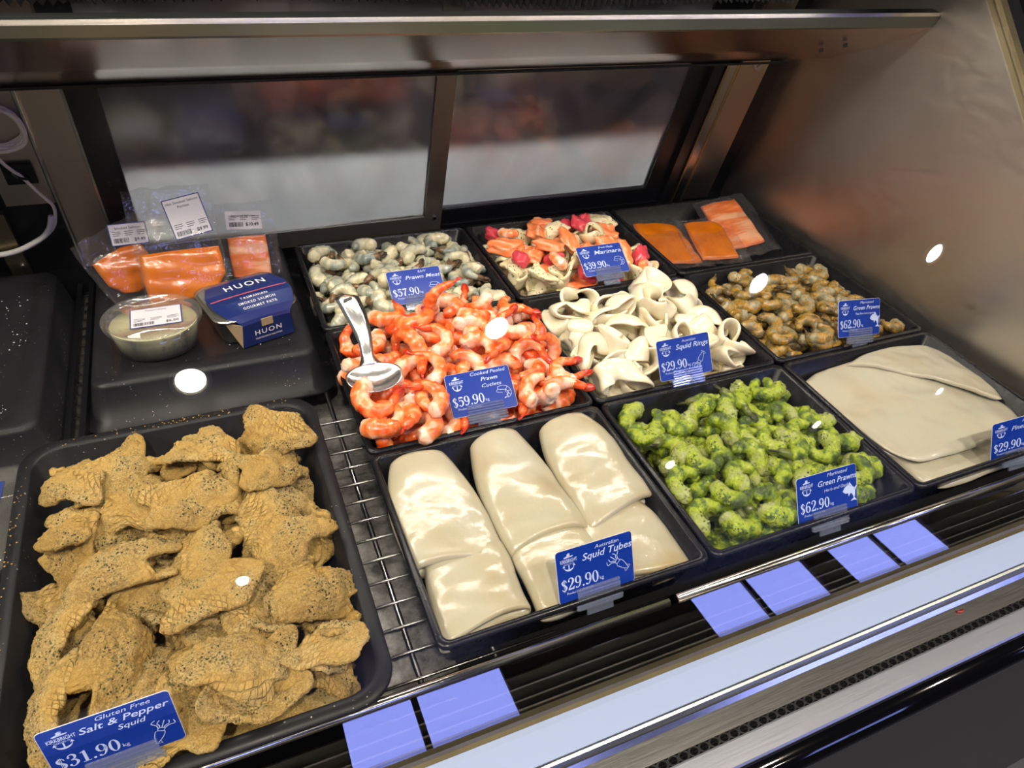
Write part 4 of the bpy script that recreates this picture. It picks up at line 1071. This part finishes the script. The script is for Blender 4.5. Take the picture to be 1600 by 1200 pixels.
# marinara mix
cx, cy = tc(1, 0); h = Heap(cx, cy, .119, .098, -.049, lambda u, v: .006 + .014 * (1 - u * u) * (1 - v * v) - .02 * max(0, abs(u) - .8)); h.rnd = random.Random(15); h.card(.418, -.215, .012, 60)
kinds = []
for q in range(3):
    V, F = chunk_parts(q, .018 + .003 * q, .014, .008 + .001 * q, .35); kinds.append(('salmon_piece', mesh('salmon_piece', V, F, ['salmon_cube']), V, 'orange salmon piece', 'salmon', 'salmon pieces in the marinara mix'))
for q in range(2):
    V, F = chunk_parts(20 + q, .014, .011, .009, .3); kinds.append(('tuna_piece', mesh('tuna_piece', V, F, ['tuna_red']), V, 'deep red fish piece', 'red fish', 'red fish pieces in the marinara mix'))
for q in range(4):
    V, F, p_ = ring_parts(300 + q, R=.020, W=.020, th=.005); kinds.append(('herbed_squid', mesh('herbed_squid', V, F, ['herbed_cream'], pat=p_), V, 'cream squid ring flecked with green herbs', 'squid', 'herbed squid in the marinara mix'))
for q in range(3):
    V, F = chunk_parts(40 + q, .021, .013, .0085, .4); kinds.append(('white_fish_piece', mesh('white_fish_piece', V, F, ['herbed_cream']), V, 'cream fish piece flecked with green herbs', 'white fish', 'white fish pieces in the marinara mix'))
for q in range(3):
    b_, t_ = prawn_parts(60 + q, 215, .0115, .0085); kinds.append(('small_prawn', mesh('small_prawn', b_[0], b_[1], ['cooked_prawn'], pat=np.array(b_[2]) * .6), b_[0], 'small pink prawn', 'prawn', 'small prawns in the marinara mix'))
h.core('marinara_heap', 'herbed_cream', 'seafood mix packed beneath the top pieces in its tray', 'seafood heap')
order = [0, 1, 2, 0, 1, 2, 3, 4, 5, 6, 7, 8, 9, 10, 11, 5, 6, 7, 8, 12, 0, 2, 9]
for (k, Rm, x, y, z) in h.fill([kinds[q][2] for q in order], 260, .4, .012, sink=.92, over=.006, tries=20):
    nm, me, V, lb, ct, gp = kinds[order[k]]
    tag(link(nm, me, None, (x, y, z), Rm), '%s, %s of the marinara tray' % (lb, where(h, x, y)), ct, gp)

# ------------------------------------------------------------------ squid tubes: flattened hoods, three laid over three
def tube_mesh(seed, L, Wd, th, taper=.5):
    rnd = random.Random(seed); nL, nA = 40, 36; V = []; F = []
    for k in range(nL):
        t = k / (nL - 1)
        w = Wd / 2 * (taper + (1 - taper) * min(1, math.sin(min(1, t * 1.9 + .06) * math.pi / 2)) ** .8) * (1 + .03 * math.sin(5 * t + seed))
        hh = th / 2 * (.55 + .45 * math.sin(min(1, t * 3 + .15) * math.pi / 2)) * (1 - .08 * t)
        if k == 0: w *= .84; hh *= .4
        x0 = .004 * math.sin(2.5 * t + seed)
        for i in range(nA):
            a = 2 * math.pi * i / nA; ca, sa = math.cos(a), math.sin(a)
            ex = .88; px = math.copysign(abs(ca) ** ex, ca) * w; pz = math.copysign(abs(sa) ** .85, sa) * hh
            y = -t * L + (.010 * (1 - (px / (Wd / 2)) ** 2) * (t < .3) * (1 - t / .3)) - (.005 * math.cos(px * 38 + seed) * max(0, t - .7) / .3)
            p = np.array([px + x0, y, pz]); p[2] += (.0034 * nz(p, 22, seed) + .0010 * nz(p, 70, seed)) * (1 if sa > 0 else .3); V.append(p)
    for k in range(nL - 1):
        for i in range(nA): F.append((k * nA + i, k * nA + (i + 1) % nA, (k + 1) * nA + (i + 1) % nA, (k + 1) * nA + i))
    F = [tuple(reversed(f)) for f in F]
    c = len(V); V.append(np.array(V[:nA]).mean(0) + np.array([0, .002, 0]))
    for i in range(nA): F.append((c, i, (i + 1) % nA))
    # open end: lips turned inwards
    base = (nL - 1) * nA; R_ = np.array(V[base:base + nA]); m = R_.mean(0)
    for (sx_, sz_, dy) in ((.985, .86, -.0024), (.955, .55, -.0020), (.93, .22, .0005), (.90, .12, .012)):
        b1 = len(V)
        for q in R_:
            d = q - m; V.append(m + np.array([d[0] * sx_, 0, d[2] * sz_]) + np.array([0, q[1] - m[1] + dy, 0]))
        for i in range(nA): F.append((base + (i + 1) % nA, base + i, b1 + i, b1 + (i + 1) % nA))
        base = b1
    F.append(tuple(reversed(range(base, base + nA))))
    V = np.array(V); pat = [.35 + .5 * nz(v, 30, seed) + .25 * max(0, (-v[1] / L) - .85) * 4 for v in V]
    return mesh('squid_tube', V, F, ['squid_tube'], pat=pat)
TUBES = [  # x of the tip, y of the tip, z, length, width, turn, pitch, label
    (.054, -.587, -.020, .083, .086, 0, 2, 'lower squid tube at the front left, mostly clear of the card'),
    (.134, -.587, -.020, .083, .084, 3, 2, 'lower squid tube behind the left half of the price card'),
    (.214, -.586, -.020, .083, .086, -1, 2, 'lower squid tube at the front right corner of its tray'),
    (.052, -.478, -.008, .126, .089, -2, -2, 'upper squid tube at the left with a narrow tip'),
    (.136, -.474, -.007, .134, .085, 3, -2, 'upper squid tube in the middle, its open end gaping'),
    (.214, -.476, -.006, .126, .089, 6, -2, 'upper squid tube at the right, widest of the three')]
for k, (x, y, z, L, Wd, a, pt, lb) in enumerate(TUBES):
    me = tube_mesh(k * 5 + 2, L, Wd, .040 if k > 2 else .032, .58 if k > 2 else .8)
    tag(link('squid_tube', me, None, (x, y, z), RZ(a) @ RX(-pt + 3)), lb, 'squid tube', 'squid tubes')

# flat squid sheets
def sheet_mesh(pts, z0, th, seed, n=46):
    pts = np.array(pts, float); P = smoothcurve(np.vstack([pts, pts[:1]]), n * 2)[:-1]; c = P.mean(0); nr = 22; V = []; F = []; m = len(P)
    for side in (1, -1):
        for k in range(nr):
            f = k / (nr - 1); f = 1 - (1 - f) ** 1.3 if k else 0
            for p in P:
                q = c + (p - c) * f
                e = 1 - max(0, (f - .93) / .07) ** 2
                z = z0(q) + side * th / 2 * max(.12, e) + .0028 * nz((q[0], q[1], 0), 26, seed) + .0011 * nz((q[0], q[1], 0), 70, seed)
                V.append((q[0], q[1], z))
    o = nr * m
    for k in range(nr - 1):
        for i in range(m):
            j = (i + 1) % m; q = (k * m + i, k * m + j, (k + 1) * m + j, (k + 1) * m + i); F.append(tuple(reversed(q))); F.append(tuple(x + o for x in q))
    for i in range(m):
        j = (i + 1) % m; F.append(((nr - 1) * m + i, (nr - 1) * m + i + o, (nr - 1) * m + j + o, (nr - 1) * m + j))
    return mesh('squid_sheet', V, F, ['squid_sheet'], pat=[.4 + .5 * nz((v[0], v[1], 0), 20, seed) for v in V])
z_a = lambda q: -.026 - .05 * max(0, -.655 - q[1])
sh = [([(.560, -.478), (.640, -.474), (.740, -.472), (.795, -.480), (.800, -.560), (.792, -.668), (.70, -.678), (.60, -.674), (.585, -.62), (.560, -.55)], lambda q: -.034, .016, 'lowest pale squid sheet showing along the front edge of its tray'),
      ([(.566, -.484), (.60, -.474), (.66, -.471), (.73, -.474), (.79, -.486), (.800, -.55), (.794, -.63), (.72, -.648), (.65, -.650), (.590, -.640), (.570, -.58), (.560, -.53)], lambda q: -.019 + .004 * math.cos((q[0] - .68) * 18), .009, 'broad pale squid sheet covering most of the right front tray'),
      ([(.640, -.480), (.69, -.470), (.75, -.473), (.798, -.492), (.802, -.56), (.79, -.60), (.74, -.55), (.68, -.505)], lambda q: -.0105 + .004 * math.cos((q[0] - .72) * 18), .006, 'thin squid sheet folded over at the back right of its tray')]
for k, (pts, zf, th, lb) in enumerate(sh):
    tag(link('squid_sheet', sheet_mesh(pts, zf, th, k * 4 + 1)), lb, 'squid sheet', 'flat squid sheets')
cx, cy = tc(2, 2)

# ------------------------------------------------------------------ price cards in clear clips
def price_card(x, y, z, rot, lines, price, pic, label, kg=True, small='Product of Australia'):
    R = Matrix.Rotation(rot[2], 3, 'Z') @ Matrix.Rotation(rot[1], 3, 'Y') @ Matrix.Rotation(rot[0], 3, 'X') @ Matrix.Rotation(math.pi / 2, 3, 'X')
    e = empty('price_card', (x, y, z), R); tag(e, label, 'price card', 'blue price cards in clear clips')
    w, h = .075, .0495
    V, F = rloft([(w / 2 - .0002, h / 2 - .0002, .003, -.0007), (w / 2, h / 2, .0032, -.0005), (w / 2, h / 2, .0032, -.0001), (w / 2 - .0003, h / 2 - .0003, .003, .0)], 5)
    V = [(a, b + h / 2, c) for a, b, c in V]; n = 24; fm = [1] * len(F); fm[-1] = 0
    link('card', mesh('card', V, F, ['tag_blue', 'tag_edge'], False, fm=fm), e)
    lg = Print(); logo_print(lg, -.0255, .0375, .92); lg.link('logo', 'tag_white', e, .00035)
    tx = Print()
    for (s, cx, yy, size, fit) in lines:
        V, F = text_vf(s, size, shear=.25, bold=.008 if size > .006 else .0)
        if fit: V[:, 0] *= fit / V[:, 0].max()
        tx.add(V, F, cx - V[:, 0].max() / 2, yy)
    tx.link('lettering', 'tag_white', e, .00035)
    pr = Print(); xe = price_print(pr, price, -.0345, .0118, .0112, kg)
    if small:
        V, F = text_vf(small, .0034, shear=.1); V[:, 0] *= .026 / V[:, 0].max(); pr.add(V, F, -.030, .0075)
    pr.link('price', 'tag_white', e, .00035)
    pp = Print()
    if pic == 'prawn': pic_prawn(pp, .0265, .0195, .0072)
    elif pic == 'squid': pic_squid(pp, .0225, .0235, .0062, -.75)
    elif pic == 'squid2': pic_squid(pp, .0205, .0165, .0062, .95)
    elif pic == 'squid3': pic_squid(pp, .0250, .0150, .0058, -2.0)
    elif pic == 'fish': pic_fish(pp, .0275, .0200, .0085)
    pp.link('picture', 'tag_white', e, .00035)
    # ribbed clear clip
    b = MB()
    for k in range(7):
        yy = .0105 - k * .0030; x0, x1 = (-.0205, .0215) if k < 4 else (-.0225, .0235)
        b.box((x0, yy - .0022, .0008), (x1, yy, .0030 + .0006 * (k % 2)), .0004)
    b.box((-.0205, -.0085, -.0022), (.0215, .0095, -.0010)); b.box((-.0205, -.0100, -.0022), (.0215, -.0085, .003))
    b.box((-.0120, -.0175, -.001), (.0140, -.0100, .0008))
    b.link('clip', 'clip_plastic', e); return e
D2 = math.radians
A_ = lambda s: (s, .011, .0440, .0048, None)
price_card(.137, -.2005, .003, (D2(-57), 0, 0), [('RAW', .012, .0430, .0052, .012), ('Prawn Meat', .0115, .0345, .0078, .050)], '$57.90', 'prawn', 'blue price card of the raw prawn meat reading $57.90')
price_card(.418, -.215, .012, (D2(-60), 0, 0), [('Fresh Made', .011, .0430, .0050, .024), ('Marinara', .0115, .0340, .0095, .046)], '$39.90', 'prawn', 'blue price card of the marinara mix reading $39.90')
price_card(.138, -.440, .007, (D2(-55), D2(-3), D2(-4)), [('Cooked Peeled', .012, .0435, .0056, .042), ('Prawn', .012, .0360, .0064, .020), ('Cutlets', .013, .0285, .0056, .024)], '$59.90', 'prawn', 'blue price card with a bright glare reading $59.90')
price_card(.398, -.452, .006, (D2(-34.7), D2(-1.4), D2(-1.2)), [('Australian', .008, .0430, .0044, .020), ('Squid Rings', .0118, .0350, .0086, .047)], '$29.90', 'squid2', 'blue price card of the squid rings, $29.90, leaning over them')
price_card(.679, -.452, .011, (D2(-31.9), D2(3.8), D2(-2.9)), [('Marinated', .013, .0435, .0048, .025), ('Green Prawns', .0125, .0355, .0078, .049), ('Thai Red Lemongrass', .010, .0290, .0040, .036)], '$62.90', 'fish', 'blue price card of the yellow spiced prawns, with a fish drawing')
price_card(.149, -.683, -.001, (D2(-27.6), 0, 0), [('Australian', .012, .0430, .0050, .024), ('Squid Tubes', .0120, .0350, .0090, .050)], '$29.90', 'squid', 'blue price card of the squid tubes reading $29.90')
price_card(.417, -.683, -.004, (D2(-30.8), D2(-2), D2(-2.3)), [('Marinated', .013, .0435, .0054, .026), ('Green Prawns', .0125, .0350, .0082, .050), ('Herb and Garlic', .012, .0280, .0046, .033)], '$62.90', 'fish', 'blue price card of the green herb prawns, with a fish drawing')
price_card(.710, -.683, -.007, (D2(-22), D2(-10.6), D2(-8)), [('Australian', .012, .0430, .0044, .022), ('Pineapple Cut', .0125, .0350, .0080, .050), ('Squid', .016, .0285, .0050, .014)], '$29.90', 'squid', 'blue price card of the flat squid sheets, cut off by the picture edge')
price_card(-.218, -.700, .020, (D2(-10.6), D2(-1.2), D2(1.2)), [('Gluten Free', .010, .0440, .0055, .032), ('Salt & Pepper', .0095, .0365, .0080, .052), ('Squid', .012, .0295, .0064, .017)], '$31.90', 'squid3', 'blue price card of the salt and pepper squid reading $31.90', small=None)

# serving spoon across the corner of the cooked prawns
e = empty('serving_spoon', (.030, -.372, .034)); tag(e, 'stainless serving spoon lying across the cooked prawns', 'spoon')
hp = smoothcurve([(-.009, .086, .0505), (-.006, .076, .046), (-.001, .054, .031), (.001, .038, .016), (0, .025, .007), (0, .014, .003)], 26); hw = np.interp(np.linspace(0, 1, 26), [0, .05, .12, .3, .6, .8, 1], [.006, .011, .0135, .0125, .0078, .0072, .013]); V = []; F = []
for p, w in zip(hp, hw):
    for (sx, sz) in ((-1, .0), (-.5, .0012), (0, .0016), (.5, .0012), (1, 0), (.5, -.0008), (0, -.0006), (-.5, -.0008)): V.append((p[0] + sx * w, p[1], p[2] + sz))
for k in range(25):
    for i in range(8): F.append((8 * k + i, 8 * k + (i + 1) % 8, 8 * k + 8 + (i + 1) % 8, 8 * k + 8 + i))
F += [tuple(range(8))[::-1], tuple(range(200, 208))]
link('handle', mesh('handle', V, F, ['spoon_steel']), e)
V = []; F = []; nr, na = 12, 36
for side in (0, 1):
    for k in range(nr + 1):
        f = k / nr
        for i in range(na):
            a = 2 * math.pi * i / na; x = .0310 * f * math.cos(a); y = .0215 * f * math.sin(a) + .0035 * f * abs(math.cos(a)) ** 3
            V.append((x, y - .006, -.0095 * (1 - f ** 2.2) + .0022 - side * .0012))
o_ = (nr + 1) * na
for k in range(nr):
    for i in range(na):
        j = (i + 1) % na; q = (k * na + i, k * na + j, (k + 1) * na + j, (k + 1) * na + i); F.append(tuple(reversed(q))); F.append(tuple(x + o_ for x in q))
for i in range(na): j = (i + 1) % na; F.append((nr * na + i, nr * na + i + o_, nr * na + j + o_, nr * na + j))
link('bowl', mesh('bowl', V, F, ['spoon_steel']), e, (0, 0, 0), (D2(8), 0, 0))
V, F = rloft([(.0055, .0018, .0017, 0), (.0055, .0018, .0017, .0006)], 5); link('hanging_slot', mesh('hs', V, F, ['black_frame'], False), e, (-.0075, .0785, .0492), (D2(27), 0, D2(14)))

# ------------------------------------------------------------------ salmon packs
def label_child(e, w, h, title, price, M4, border=True, fs=.0048):
    l = MB().box((-w / 2, -h / 2, 0), (w / 2, h / 2, .0003)).link('label', 'label_blue' if border else 'paper', e); l.matrix_local = M4
    if border:
        q = MB().box((-w / 2 + .0012, -h / 2 + .0012, .0003), (w / 2 - .0012, h / 2 - .0012, .0005)).link('label_paper', 'paper', l)
    p = Print()
    for k, s in enumerate(title):
        V, F = text_vf(s, fs); V[:, 0] -= V[:, 0].max() / 2; p.add(V, F, 0, h / 2 - .0075 - k * .0055)
    for r_ in range(3):
        for c_ in range(3): p.rect(-w / 2 + .004 + c_ * w * .32, -h / 2 + .0125 + r_ * .0024, -w / 2 + .004 + c_ * w * .32 + w * (.22 if r_ else .17), -h / 2 + .0125 + r_ * .0024 + .0007)
    rnd = random.Random(len(title[0])); xx = -w / 2 + .004
    while xx < -w / 2 + w * .46:
        b_ = rnd.choice((.0004, .0007, .0010)); p.rect(xx, -h / 2 + .0035, xx + b_, -h / 2 + .0095); xx += b_ + rnd.choice((.0004, .0007))
    V, F = text_vf(price, .0062, bold=.02); p.add(V, F, w / 2 - .004 - V[:, 0].max(), -h / 2 + .0045)
    p.link('lettering', 'ink', l, .0007); return l
def bag_mesh(w, h, th, seed, bow=.004):
    nu, nv = 26, 30; V = []; F = []
    for side in (1, -1):
        for i in range(nu):
            for j in range(nv):
                u, v = -1 + 2 * i / (nu - 1), -1 + 2 * j / (nv - 1)
                e = max(0, 1 - abs(u) ** 4) * max(0, 1 - abs(v) ** 4)
                f = th * (1 if v < .1 else .25 + .75 * max(0, 1 - (v - .1) * 2.2))
                x, y = u * w / 2 * (1 - .03 * v * v) + .0012 * nz((u, v, 0), 3, seed), v * h / 2 + .003 * nz((u * 1.5, v, 2), 2, seed)
                z = side * (.0003 + f / 2 * e) + .003 * nz((u, v, side * .3), 2.5, seed) * (1 - .3 * e) + bow * v * v * 2
                V.append((x, y, z))
    o = nu * nv
    for i in range(nu - 1):
        for j in range(nv - 1):
            q = (i * nv + j, (i + 1) * nv + j, (i + 1) * nv + j + 1, i * nv + j + 1); F.append(q); F.append(tuple(x + o for x in reversed(q)))
    for i in range(nu - 1):
        F.append((i * nv, i * nv + o, (i + 1) * nv + o, (i + 1) * nv)); F.append((i * nv + nv - 1, (i + 1) * nv + nv - 1, (i + 1) * nv + nv - 1 + o, i * nv + nv - 1 + o))
    for j in range(nv - 1):
        F.append((j, j + 1, j + 1 + o, j + o)); b1 = (nu - 1) * nv; F.append((b1 + j, b1 + j + o, b1 + j + 1 + o, b1 + j + 1))
    return mesh('pouch', V, F, ['bag_film'])
def fillet_mesh(w, h, th, seed, mat, corner=None, skinmat=None):
    n = 24; V = []; F = []; fm = []
    for side in (1, -1):
        for i in range(n):
            for j in range(n):
                u, v = -1 + 2 * i / (n - 1), -1 + 2 * j / (n - 1)
                e = (max(0, 1 - abs(u) ** 5) * max(0, 1 - abs(v) ** 5)) ** .5
                x = u * w / 2 * (1 - .04 * v * v); y = v * h / 2 * (1 - .03 * u * u)
                if corner:    # rounded belly corner
                    cu, cv = corner; 
                    k = max(0, u * cu + v * cv - .9); x -= cu * k * w * .28; y -= cv * k * h * .28
                z = side * th / 2 * (.25 + .75 * e) + .0015 * nz((u, v, side), 2, seed) + (.0006 * math.sin(v * 9 + 3 * u) if side > 0 else 0); V.append((x, y, z))
    o = n * n
    for i in range(n - 1):
        for j in range(n - 1):
            q = (i * n + j, (i + 1) * n + j, (i + 1) * n + j + 1, i * n + j + 1); F += [q, tuple(x + o for x in reversed(q))]; fm += [0, 1]
    for i in range(n - 1):
        F.append((i * n, i * n + o, (i + 1) * n + o, (i + 1) * n)); F.append((i * n + n - 1, (i + 1) * n + n - 1, (i + 1) * n + n - 1 + o, i * n + n - 1 + o))
        F.append((i, i + 1, i + 1 + o, i + o)); b1 = (n - 1) * n; F.append((b1 + i, b1 + i + o, b1 + i + 1 + o, b1 + i + 1)); fm += [1] * 4
    return mesh('fillet', V, F, [mat, 'salmon_pink'], fm=fm)
def pack(loc, R, w, h, fw, fh, fo, label, seed, mat='salmon_skin', corner=None, th=.014, lab=None, bow=.004):
    e = empty('salmon_pack', loc, R); tag(e, label, 'salmon pack')
    link('fillet', fillet_mesh(fw, fh, th, seed, mat, corner), e, (fo[0], fo[1], 0))
    link('pouch', bag_mesh(w, h, th * 1.35, seed, bow), e)
    if lab:
        (lx, ly, lz, lr, lw, lh, ti, pr_, bd) = lab
        label_child(e, lw, lh, ti, pr_, Matrix.Translation((lx, ly, lz)) @ Matrix.Rotation(D2(lr), 4, 'Z'), bd)
    return e
ST = lambda lean, turn: RZ(turn) @ RX(90 - lean)
pack((-.147, -.071, .055), ST(28, 2), .104, .148, .098, .064, (.0, -.036), 'standing salmon pack with a square white label, in front of the other two', 3, corner=(.8, -.7), lab=(.018, .036, .0075, 9, .046, .050, ['Hot Smoked Salmon', 'Portion'], '$9.99', True))
pack((-.060, -.030, .030), ST(22, -2), .078, .108, .052, .060, (-.002, -.022), 'salmon pack standing at the right behind the blue carton', 8, mat='salmon_flesh', lab=(-.002, .030, .006, -3, .046, .024, ['Smoked Salmon'], '$10.49', False))
pack((-.214, -.045, .030), RZ(24) @ RX(62) @ RZ(14), .094, .092, .066, .058, (-.004, -.012), 'salmon pack leaning at the left, its pouch corner sticking out', 5, corner=(-.8, -.7), lab=(.022, .026, .006, -24, .046, .028, ['Smoked Salmon'], '$9.49', True))
# packs lying in the back right tray
pack((.618, -.083, -.033), RX(5) @ RZ(-8) @ RY(2), .122, .150, .086, .124, (0, .002), 'salmon pack lying at the left of the back corner tray', 12, th=.013, bow=.001)
pack((.690, -.110, -.024), RX(8) @ RZ(-14) @ RY(-6), .104, .130, .066, .108, (0, .004), 'salmon pack lying in the middle of the back corner tray', 14, th=.013, bow=.001)
pack((.756, -.088, -.014), RX(14) @ RZ(-4) @ RY(-12), .104, .152, .070, .120, (-.004, .008), 'striped brown salmon pack at the right of the back corner tray', 17, mat='salmon_flesh', th=.013, bow=.001)

# oval tub of dip
e = empty('dip_tub', (-.187, -.186, -.010), RZ(-3)); tag(e, 'clear oval tub of herb dip with a white label on its lid', 'tub')
def oval(loops, n=48, c0=True, c1=True):
    V = []; F = []
    for (a, b_, z) in loops: V += [(a * math.cos(2 * math.pi * i / n), b_ * math.sin(2 * math.pi * i / n), z) for i in range(n)]
    for k in range(len(loops) - 1):
        for i in range(n): F.append((k * n + i, k * n + (i + 1) % n, (k + 1) * n + (i + 1) % n, (k + 1) * n + i))
    if c0: F.append(tuple(reversed(range(n))))
    if c1: F.append(tuple(range((len(loops) - 1) * n, len(loops) * n)))
    return V, F
link('tub_body', mesh('tb', *oval([(.040, .034, 0), (.044, .038, .002), (.0495, .0435, .034), (.0485, .0425, .034), (.043, .037, .003)], c1=True), ['tub_plastic']), e)
link('dip', mesh('dip', *oval([(.038, .032, .0032), (.0428, .0368, .005), (.0478, .0418, .031), (.046, .040, .0325), (.02, .018, .034)]), ['dip']), e)
link('lid', mesh('lid', *oval([(.0525, .0462, .034), (.0545, .0482, .0355), (.0548, .0485, .040), (.0535, .0472, .0415), (.0515, .0450, .0405), (.0500, .0435, .0375), (.0488, .0424, .0372), (.0488, .0424, .0364), (.0505, .0442, .0362)], c0=False, c1=False), ['tub_plastic']), e)
V, F = oval([(.0490, .0426, .0364), (.0490, .0426, .0372)]); link('lid_film', mesh('lf', V, F, ['tub_plastic']), e)
label_child(e, .056, .040, ['Tartare Sauce'], '$6.50', Matrix.Translation((0.004, .002, .0374)) @ Matrix.Rotation(D2(3), 4, 'Z'), True, .0042)

# blue carton sleeve around a foil pot
e = empty('pate_carton', (-.076, -.172, -.010), RZ(16)); tag(e, 'navy carton of smoked salmon pate around a pale pot', 'carton')
V, F = rloft([(.040, .034, .012, 0.0), (.043, .037, .014, .004), (.049, .043, .017, .036), (.052, .046, .018, .0375), (.052, .046, .018, .039), (.047, .041, .015, .0395)], 7); link('pot', mesh('pot', V, F, ['foil']), e, (-.004, .004, 0))
# sleeve: front wall, domed top, back wall
prof = [(-.046, .001), (-.0485, .034), (-.047, .0385), (-.036, .0425), (-.012, .0455), (.012, .0460), (.036, .0440), (.046, .0405), (.046, .001)]
pin = [(y * .975, z - .0009) for y, z in prof]; ring = prof + pin[::-1]
hx = lambda y, z: (.050 - .02 * max(0, (abs(y) - .02) / .028) ** 1.5) if z > .03 else .033
V = []; F = []; n = len(ring); NX = 9
for k in range(NX):
    for (y, z) in ring: V.append(((-1 + 2 * k / (NX - 1)) * hx(y, z), y, z - .0015 * abs(-1 + 2 * k / (NX - 1)) ** 3 * (z > .03)))
for k in range(NX - 1):
    for i in range(n): F.append((k * n + i, k * n + (i + 1) % n, (k + 1) * n + (i + 1) % n, (k + 1) * n + i))
h_ = len(prof)
for k in (0, NX - 1):
    for i in range(h_ - 1):
        q = (k * n + i, k * n + i + 1, k * n + n - 2 - i, k * n + n - 1 - i); F.append(q if k else tuple(reversed(q)))
o = link('sleeve', mesh('sleeve', V, F, ['carton'], False), e)
def ontop(x, y):
    ys = [p[0] for p in prof[1:8]]; zs = [p[1] for p in prof[1:8]]; return (x, y, float(np.interp(y, ys, zs)) + .0006 - .0015 * min(1, abs(x) / .05) ** 3)
p = Print()
for s, y, size, fit in (('HUON', .014, .017, .052), ('TASMANIAN', -.012, .0062, .034), ('SMOKED SALMON', -.0215, .0062, .046), ('GOURMET PATE', -.031, .0062, .042)):
    V, F = text_vf(s, size, bold=.01, spacing=1.25); V[:, 0] *= fit / V[:, 0].max(); p.add(V, F, -fit / 2 + .002, y)
p.link('lettering', 'carton_white', o, fn=ontop)
p = Print(); [p.rect(-.0475 + .0119 * q, -.0015, -.0475 + .0119 * (q + 1), .0005) for q in range(8)]; p.link('red_stripe', 'carton_red', o, fn=ontop)
p = Print(); V, F = text_vf('HUON', .010, bold=.01, spacing=1.25); V[:, 0] *= .034 / V[:, 0].max(); p.add(V, F, -.017, .015)
V, F = text_vf('TASMANIAN SALMON', .0036); V[:, 0] *= .034 / V[:, 0].max(); p.add(V, F, -.017, .0085)
p.link('front_lettering', 'carton_white', o, fn=lambda x, y: (x, float(np.interp(y, [0, .034], [-.046, -.0485])) - .0006, y))
MB().box((-.007, -.0496, .0265), (.007, -.0486, .0365)).link('kraft_tab', 'kraft', o)
V = [(-.033, -.046, .001), (-.030, -.0485, .034), (-.046, -.036, .036), (-.034, -.034, .006)]; V += [(a + .0008, b_ + .0006, c) for a, b_, c in V]
link('torn_flap', mesh('tf', V, [(0, 1, 2, 3), (7, 6, 5, 4), (0, 4, 5, 1), (1, 5, 6, 2), (2, 6, 7, 3), (3, 7, 4, 0)], ['kraft'], False), o)

# corner of a clear pack at the far left edge
e = empty('labelled_clear_pack', (-.350, -.425, -.004), RZ(-2)); tag(e, 'corner of a clear pack with a blue label at the far left edge', 'pack')
link('pack_shell', mesh('ps', *rloft([(.030, .056, .006, -.03), (.034, .060, .010, -.004), (.038, .064, .010, -.003), (.038, .064, .010, .0), (.030, .056, .006, .001)], 5), ['tub_plastic']), e)
MB().box((-.02, .012, .0012), (.024, .042, .0018)).link('label', 'label_blue', e)

for o_ in list(SC.objects):
    if o_.type == 'MESH' and o_.data and not o_.data.materials: o_.data.materials.append(M['black_frame'])

# crumbs on the pan rim and water drops on the upturned pans
def scatter(name, mat, spots, label, cat, seed):
    rnd = random.Random(seed); V = []; F = []
    for (x0, y0, x1, y1, z, n, r) in spots:
        for _ in range(n):
            x = rnd.uniform(x0, x1); y = rnd.uniform(y0, y1); s = r * rnd.uniform(.4, 1.3); b0 = len(V)
            for (dx, dy, dz) in ((1, 0, .25), (.3, .95, .2), (-.8, .6, .3), (-.85, -.5, .2), (.3, -.95, .25), (0, 0, .9)): V.append((x + dx * s, y + dy * s, z + dz * s))
            F += [(b0 + i, b0 + (i + 1) % 5, b0 + 5) for i in range(5)] + [(b0 + 4, b0 + 3, b0 + 2, b0 + 1, b0)]
    tag(link(name, mesh(name, V, F, [mat])), label, cat, kind='stuff')
plain('crumb', 'b7964f', .7); plain('water_drop', 'c9ccd0', .08)
scatter('loose_crumbs', 'crumb', [(-.28, -.362, -.06, -.3535, .008, 46, .0008), (-.311, -.62, -.303, -.38, .008, 22, .0008), (-.200, -.3615, -.12, -.3535, .008, 30, .0007), (-.311, -.50, -.303, -.44, .008, 18, .0009)], 'loose crumbs scattered on the rim of the large pan', 'crumbs', 3)
scatter('water_drops', 'water_drop', [(-.115, -.225, -.03, -.16, -.0112, 26, .0009), (-.24, -.235, -.05, -.21, -.0112, 16, .0007), (-.42, -.16, -.325, -.03, -.0112, 60, .0010), (-.39, -.29, -.32, -.25, -.0112, 26, .0008)], 'tiny water drops scattered on the upturned black pans', 'water drops', 4)
